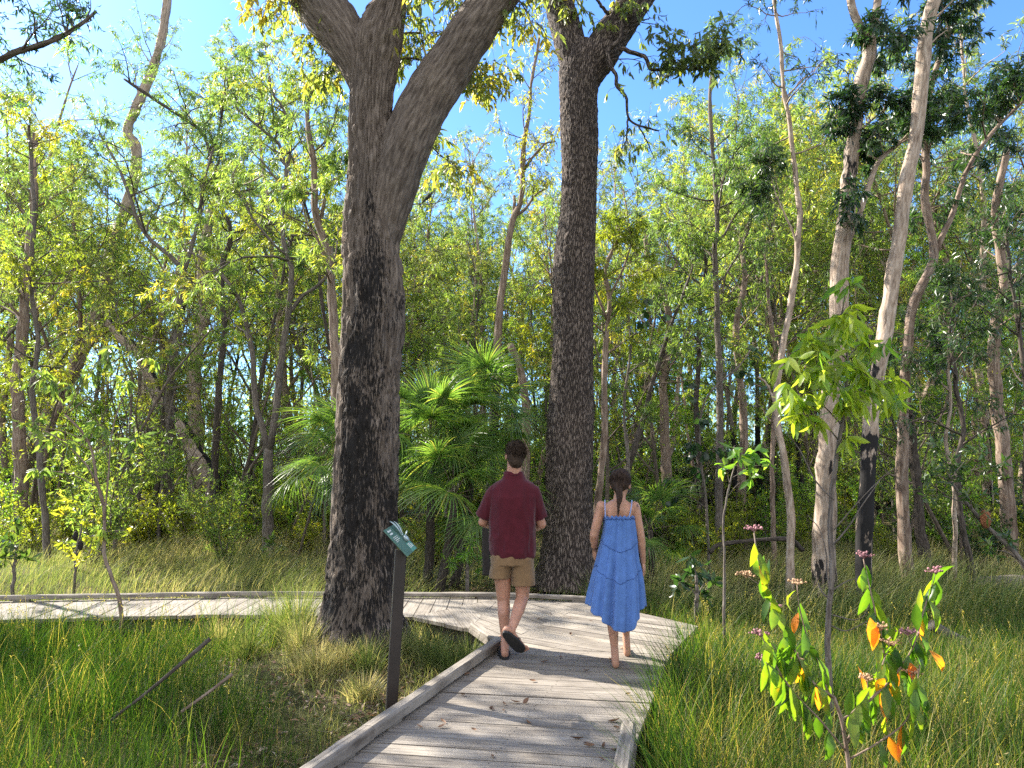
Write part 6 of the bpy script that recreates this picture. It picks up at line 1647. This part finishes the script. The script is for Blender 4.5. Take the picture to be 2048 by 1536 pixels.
sapling('sapling', 'tree', 'dark thin sapling topped with big bright lime-green leaves', 5.0, [(1662, 1400), (1660, 1330), (1659, 1250), (1664, 1180), (1668, 1120), (1666, 1060), (1672, 980), (1686, 890), (1700, 800), (1702, 700), (1690, 620)], 13, 5,
        [(1615, 690, 75, 8), (1680, 630, 65, 7), (1630, 740, 75, 9), (1725, 745, 85, 10), (1785, 765, 65, 8), (1595, 790, 60, 8), (1690, 800, 60, 6), (1740, 690, 50, 6), (1790, 800, 35, 4), (1610, 830, 40, 5), (1650, 690, 60, 6), (1700, 575, 25, 2), (1690, 880, 18, 2)], 611, 'leaf_bright', 0.16, 0.038,
        [([(1664, 1190), (1654, 1150), (1653, 1110), (1640, 1060), (1615, 1030)], 4, 1.5), ([(1662, 1200), (1645, 1185), (1636, 1166)], 4, 2), ([(1665, 1180), (1700, 1160), (1740, 1155)], 3, 1), ([(1667, 1090), (1700, 1050), (1725, 1010), (1760, 960)], 4, 1.5), ([(1665, 1230), (1710, 1240), (1735, 1225)], 3, 1), ([(1668, 1000), (1630, 960), (1600, 900), (1560, 850)], 4, 1.5), ([(1668, 1060), (1720, 1000), (1770, 950), (1800, 930)], 3, 1), ([(1660, 1250), (1690, 1262), (1720, 1250), (1745, 1235)], 3, 1)], tint=.8, droop=.85, nl=8)
sapling('sapling', 'tree', 'pale thin stem with a sprig of large rounded leaves right of the woman', 7.2, [(1448, 1225), (1450, 1130), (1448, 1050), (1452, 1010), (1462, 960), (1474, 920)], 6, 3, [(1480, 920, 30, 3), (1510, 905, 30, 3), (1450, 940, 25, 2), (1500, 960, 30, 3), (1545, 930, 25, 2), (1465, 900, 20, 2)], 612, 'leaf_bright', 0.15, 0.06, tint=.35, bark='bark_grey', nl=4)
sapling('climbing_vine', 'vine', 'climber with dark round leaves hanging on the thin trunks left of the lime-leaved sapling', 12.6, [(1418, 1120), (1412, 1000), (1400, 900), (1410, 800), (1480, 730), (1500, 700)], 6, 3, [(1405, 840, 40, 4), (1390, 880, 40, 4), (1420, 900, 40, 4), (1340, 960, 30, 3), (1360, 990, 30, 2), (1480, 740, 45, 4), (1500, 720, 40, 3), (1410, 960, 40, 3), (1290, 640, 45, 3), (1300, 600, 40, 2), (1375, 790, 30, 2)], 613, 'leaf_dark', 0.17, 0.11, tint=.2, nl=4, droop=.9)
sapling('sapling', 'tree', 'slender brown-stemmed sapling with drooping broad leaves by the left walkway', 7.75, [(245, 1235), (240, 1190), (224, 1150), (212, 1107), (208, 1050), (205, 1011), (192, 950), (182, 900), (160, 860), (130, 830)], 8, 4,
        [(60, 855, 40, 4), (100, 760, 45, 5), (150, 800, 50, 4), (200, 850, 40, 4), (215, 700, 45, 4), (270, 880, 35, 4), (80, 940, 30, 3), (200, 1060, 18, 2), (180, 740, 40, 4), (250, 760, 40, 4), (310, 720, 30, 2), (110, 880, 40, 4)], 614, 'leaf_acacia', 0.15, 0.036, [([(205, 1010), (190, 960), (165, 920), (120, 880), (60, 845)], 4, 2), ([(208, 1040), (216, 960), (225, 860), (250, 780)], 4, 2)], tint=.4, bark='bark_red', droop=.95, nl=7)
sapling('banksia_seedling', 'shrub', 'low seedling with leaves tinted pale as sun glint by the far left edge of the boardwalk', 9.9, [(25, 1200), (28, 1140), (30, 1090)], 8, 4, [(30, 1085, 25, 3), (10, 1120, 25, 3), (50, 1115, 20, 2), (5, 1080, 25, 3), (30, 1050, 16, 2)], 615, 'leaf_dark', 0.13, 0.05, tint=.75, droop=-.1, nl=7)  # leaf tint raised to give the sprig its sun glint
sapling('banksia_seedling', 'shrub', 'low seedling with leaves tinted pale as sun glint at the foot of the V-split trunk', 14.2, [(540, 1140), (542, 1115), (544, 1095)], 9, 5, [(544, 1090, 18, 3), (530, 1110, 14, 2), (556, 1105, 14, 2), (541, 1125, 14, 2)], 616, 'leaf_dark', 0.15, 0.05, tint=.75, droop=0, nl=7)  # sun glint put into the leaf tint here too
sapling('banksia_seedling', 'shrub', 'dark broad-leaved seedling in the grass right of the woman', 8.6, [(1392, 1215), (1392, 1180), (1390, 1150)], 9, 5, [(1390, 1140, 25, 3), (1360, 1165, 25, 3), (1425, 1160, 25, 3), (1400, 1185, 25, 3), (1380, 1110, 16, 2)], 617, 'leaf_dark', 0.17, 0.055, tint=.3, droop=0, nl=6)
sapling('fern_clump', 'fern', 'green ferny clump under the palms behind the man', 10.4, [(935, 1160), (935, 1130), (936, 1110)], 8, 4, [(930, 1110, 35, 6), (900, 1125, 30, 5), (965, 1120, 30, 5), (940, 1090, 25, 4)], 618, 'leaf_bright', 0.14, 0.022, tint=.35, droop=.3, nl=10)
bk = sapling('banksia', 'tree', 'grey-green banksia bearing a rusty seed cone at the right', 10.8, [(2060, 1150), (2030, 1105), (2000, 1075), (1975, 1050), (1950, 1020), (1925, 990), (1905, 960)], 12, 5,
        [(1900, 930, 40, 7), (1860, 950, 40, 7), (1925, 960, 40, 6), (1880, 900, 40, 6), (1940, 1000, 30, 4), (1850, 990, 30, 4), (2020, 1080, 35, 4), (1985, 1100, 35, 4), (2000, 930, 40, 5), (1960, 900, 40, 5)], 619, 'leaf_dark', 0.15, 0.032, tint=.6, droop=.1, nl=9)
M['cone'] = mat_plain('rusty_cone', (0.20, 0.075, 0.03), rough=0.9, noise=0.6, nscale=160, bump=0.8, bdist=.01)
M['cone_dark'] = mat_plain('dead_cone', (0.02, 0.016, 0.014), rough=0.9, noise=0.5, nscale=160, bump=0.8, bdist=.01)
def cone(parent, u, v, d, s, mat):
    m = MB(); c = P(u, v, d); th = np.arange(22) * 2 * math.pi / 22
    rows = [c + np.column_stack([np.cos(th), np.sin(th), np.zeros(22)]) * (s * .42 * math.sin(math.pi * (0.08 + 0.84 * t)) ** .55) * (1 + .1 * np.sin(th * 7 + k))[:, None] + [0, 0, (t - .5) * s * 1.6] for k, t in enumerate(np.linspace(0, 1, 16))]
    loft_rows(m, rows, rows[0].mean(0) - [0, 0, .004], rows[-1].mean(0) + [0, 0, .004]); m.build('seed_cone', [mat], parent)
cone(bk, 1971, 1038, 10.75, .16, M['cone'])
sb = sapling('banksia', 'shrub', 'scrubby banksia with two black dead cones beyond the left walkway', 10.6, [(150, 1150), (152, 1100), (156, 1060), (150, 1020)], 5, 3, [(140, 1110, 30, 4), (165, 1125, 25, 3), (130, 1085, 25, 4), (172, 1095, 20, 3), (130, 1030, 30, 4), (170, 1040, 30, 4), (150, 1000, 30, 4), (270, 1060, 20, 2), (185, 1075, 25, 3)], 620, 'leaf_yellow', 0.11, 0.028, tint=.5, droop=.1, nl=8)
cone(sb, 151, 1072, 10.5, .08, M['cone_dark']); cone(sb, 161, 1091, 10.45, .08, M['cone_dark'])

# ------------------------------------------------------------------ logs, sticks, stump
def log(name, label, px, d, w, seed, mat='bark_dark', zoff=0.0, dd=0.0, cat='log'):
    r = np.random.default_rng(seed)
    pts = catmull(np.array([P(u, v, d + dd * i) for i, (u, v) in enumerate(px)]), 30)
    rad = np.linspace(w[0], w[1], 30) * d / FPX / 2
    for i in range(30): pts[i, 2] = max(pts[i, 2], gz1(pts[i, 0], pts[i, 1]) + zoff)
    m = MB(); tube(m, pts, rad, 22, rmod=barkmod(rad[0] * .28, 9, 3, seed))
    o = m.build(name, [M[mat]], None, pts[0]); tag(o, label, cat); return o
log('fallen_log', 'grey weathered log lying in the grass at the right edge', [(1945, 1172), (1990, 1170), (2070, 1172), (2140, 1176)], 11.7, (34, 40), 701, 'bark_grey', -0.02)
log('fallen_log', 'dark thin log slanting through the sedge behind the orange-leaved shrub', [(1862, 1250), (1900, 1272), (1940, 1292), (1985, 1318)], 7.4, (20, 24), 702, 'bark_grey', -.1)
log('fallen_branch', 'dark broken branch lying across the grass between the pale trunks', [(1420, 1105), (1445, 1088), (1570, 1078), (1605, 1100)], 12.5, (7, 10), 703, 'bark_dark', 0.0, .05, 'branch')
s1 = log('stick', 'long dark stick leaning in the left sedge', [(222, 1440), (300, 1380), (420, 1278)], 5.0, (5, 9), 704, 'bark_dark', 0, .1, 'stick')
s2 = log('stick', 'shorter pale-brown stick leaning in the left sedge', [(362, 1424), (410, 1390), (465, 1348)], 5.1, (5, 8), 705, 'bark_red', 0, .1, 'stick')
log('black_stump', 'blackened stump just beyond the walk by the man\'s left elbow', [(972, 1150), (972, 1110), (970, 1060), (972, 1044)], 9.9, (19, 13), 706, 'cone_dark', 0, 0, 'stump')  # short upright shape in near-black

# ------------------------------------------------------------------ fallen leaves on the deck
def deck_leaves():
    r = np.random.default_rng(801)
    px = [(882, 1338), (886, 1348), (878, 1351), (902, 1352), (927, 1350), (880, 1364), (888, 1373), (920, 1388), (851, 1397), (829, 1396), (846, 1456), (875, 1455), (1046, 1408), (1042, 1404), (980, 1420), (990, 1420), (1008, 1419), (1012, 1410), (1052, 1442), (892, 1446), (955, 1461), (985, 1510), (1079, 1324), (1121, 1317), (1073, 1362), (1136, 1237), (1073, 1238), (1186, 1242), (1100, 1226), (1140, 1270), (940, 1338), (1215, 1443), (1168, 1477), (1180, 1485), (1190, 1490), (1205, 1496), (1220, 1500), (1242, 1520), (1212, 1520), (1248, 1480), (1240, 1455), (1290, 1222), (1330, 1226), (905, 1190), (950, 1196), (1250, 1390), (790, 1420), (700, 1500), (1180, 1340)]
    for i, (u, v) in enumerate(px):
        p = G(u, v, 0.006); 
        if not inside_deck(p[:1], p[1:2], 0.0)[0]: continue
        m = MB(); a = r.uniform(0, 6.28); L = r.uniform(.045, .085)
        leaves(m, np.array([p + [0, 0, .002]]), np.array([[math.cos(a), math.sin(a), r.uniform(.05, .3)]]), np.array([[-math.sin(a), math.cos(a), r.normal(0, .35)]]), L, L * r.uniform(.3, .5), 0, np.clip(r.normal(.42, .16), 0, .8), 3, -.18, .6)
        o = m.build('fallen_leaf', [M['litter']], None, p + [0, 0, 0.0])
        # keep it from sinking into the boards
        zs = min(v_.co.z for v_ in o.data.vertices); o.location.z += max(0, 0.001 - zs)
        tag(o, 'curled brown dead leaf lying on the boardwalk planks', 'leaf', 'dead leaves on the boardwalk')
deck_leaves()

# ------------------------------------------------------------------ bird on a twig
def bird():
    d = 12.0; c = P(857, 393, d); m = MB(); k = 1.25
    ax = norm(np.array([0.65, 0.1, 0.75])); A = np.array([norm(np.cross(ax, [0, 1.0, 0])), [0, 1.0, 0], ax])
    ell(m, c, (.028 * k, .028 * k, .055 * k), A); ell(m, c + ax * .06 * k, (.021 * k,) * 3); capsule(m, c + ax * .07 * k, c + ax * .085 * k + [.02, 0, 0], .006, .002, 8); capsule(m, c - ax * .05 * k, c - ax * .12 * k, .014 * k, .010 * k, 8, (1.3, .5))
    o = thing('bird', 'small black bird perched high between the two big trunks', 'bird', c)
    remeshed(m, 'body', [M['rubber']], o, .004, 2)
    t = MB(); tube(t, px_path([(800, 420), (830, 408), (862, 408), (900, 396)], d, 12), np.linspace(.012, .006, 12), 6); x = t.build('bare_twig', [M['bark_grey']], None, P(800, 420, d)); tag(x, 'bare twig under the perched black bird', 'twig')
bird()
# ------------------------------------------------------------------ light, sky, camera
FILL_CLOUD = 6.6  # brightness of the unseen cloud added as fill
w = bpy.data.worlds.new('World'); SC.world = w; w.use_nodes = True
nt = w.node_tree; nt.nodes.clear()
sky = nt.nodes.new('ShaderNodeTexSky'); sky.sky_type = 'NISHITA'; sky.sun_disc = False
sky.sun_elevation = SUN_EL; sky.sun_rotation = SUN_AZ
sky.air_density = 1.0; sky.dust_density = 0.6; sky.ozone_density = 2.5
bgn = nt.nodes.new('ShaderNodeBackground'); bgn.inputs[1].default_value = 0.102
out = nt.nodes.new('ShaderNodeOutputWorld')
# unseen white cloud added behind the photographer as neutral fill light
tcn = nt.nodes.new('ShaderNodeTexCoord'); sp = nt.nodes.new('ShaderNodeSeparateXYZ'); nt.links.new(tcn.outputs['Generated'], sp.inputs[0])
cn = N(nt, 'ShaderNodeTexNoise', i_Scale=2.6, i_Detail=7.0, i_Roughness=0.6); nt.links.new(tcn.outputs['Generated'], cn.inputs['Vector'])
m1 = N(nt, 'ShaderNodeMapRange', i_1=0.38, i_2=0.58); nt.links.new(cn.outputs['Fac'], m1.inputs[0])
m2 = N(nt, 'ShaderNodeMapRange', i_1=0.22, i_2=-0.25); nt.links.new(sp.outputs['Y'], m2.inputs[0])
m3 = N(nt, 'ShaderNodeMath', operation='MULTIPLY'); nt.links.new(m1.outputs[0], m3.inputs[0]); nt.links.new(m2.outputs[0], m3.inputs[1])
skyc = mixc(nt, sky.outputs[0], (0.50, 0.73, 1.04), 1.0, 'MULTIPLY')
nt.links.new(mixc(nt, skyc, (FILL_CLOUD, FILL_CLOUD * 0.97, FILL_CLOUD * 0.92), m3.outputs[0]), bgn.inputs[0]); nt.links.new(bgn.outputs[0], out.inputs[0])
ld = bpy.data.lights.new('sun', 'SUN'); ld.energy = 4.9; ld.angle = math.radians(0.5); ld.color = (1.0, 0.93, 0.82)
lo = bpy.data.objects.new('sun', ld); COL.objects.link(lo)
lo.rotation_euler = Vector(SUNV).to_track_quat('Z', 'Y').to_euler(); lo.location = (-20, 12, 20)
cd = bpy.data.cameras.new('camera'); co = bpy.data.objects.new('camera', cd); COL.objects.link(co)
cd.sensor_width = 36.0; cd.lens = 36.0 * FPX / 2048.0; cd.clip_end = 2000; cd.clip_start = 0.05
co.location = (0, 0, CAMZ); co.rotation_euler = (math.pi / 2 + PITCH, 0, 0)
SC.camera = co
vs = SC.view_settings; vs.view_transform = 'Standard'; vs.look = 'None'; vs.exposure = 1.95; vs.gamma = 1.0
cy = SC.cycles
cy.max_bounces = 8; cy.diffuse_bounces = 5; cy.glossy_bounces = 2; cy.transmission_bounces = 4; cy.transparent_max_bounces = 4
cy.use_denoising = False; cy.sample_clamp_indirect = 6.0; cy.use_adaptive_sampling = True; cy.adaptive_threshold = 0.02
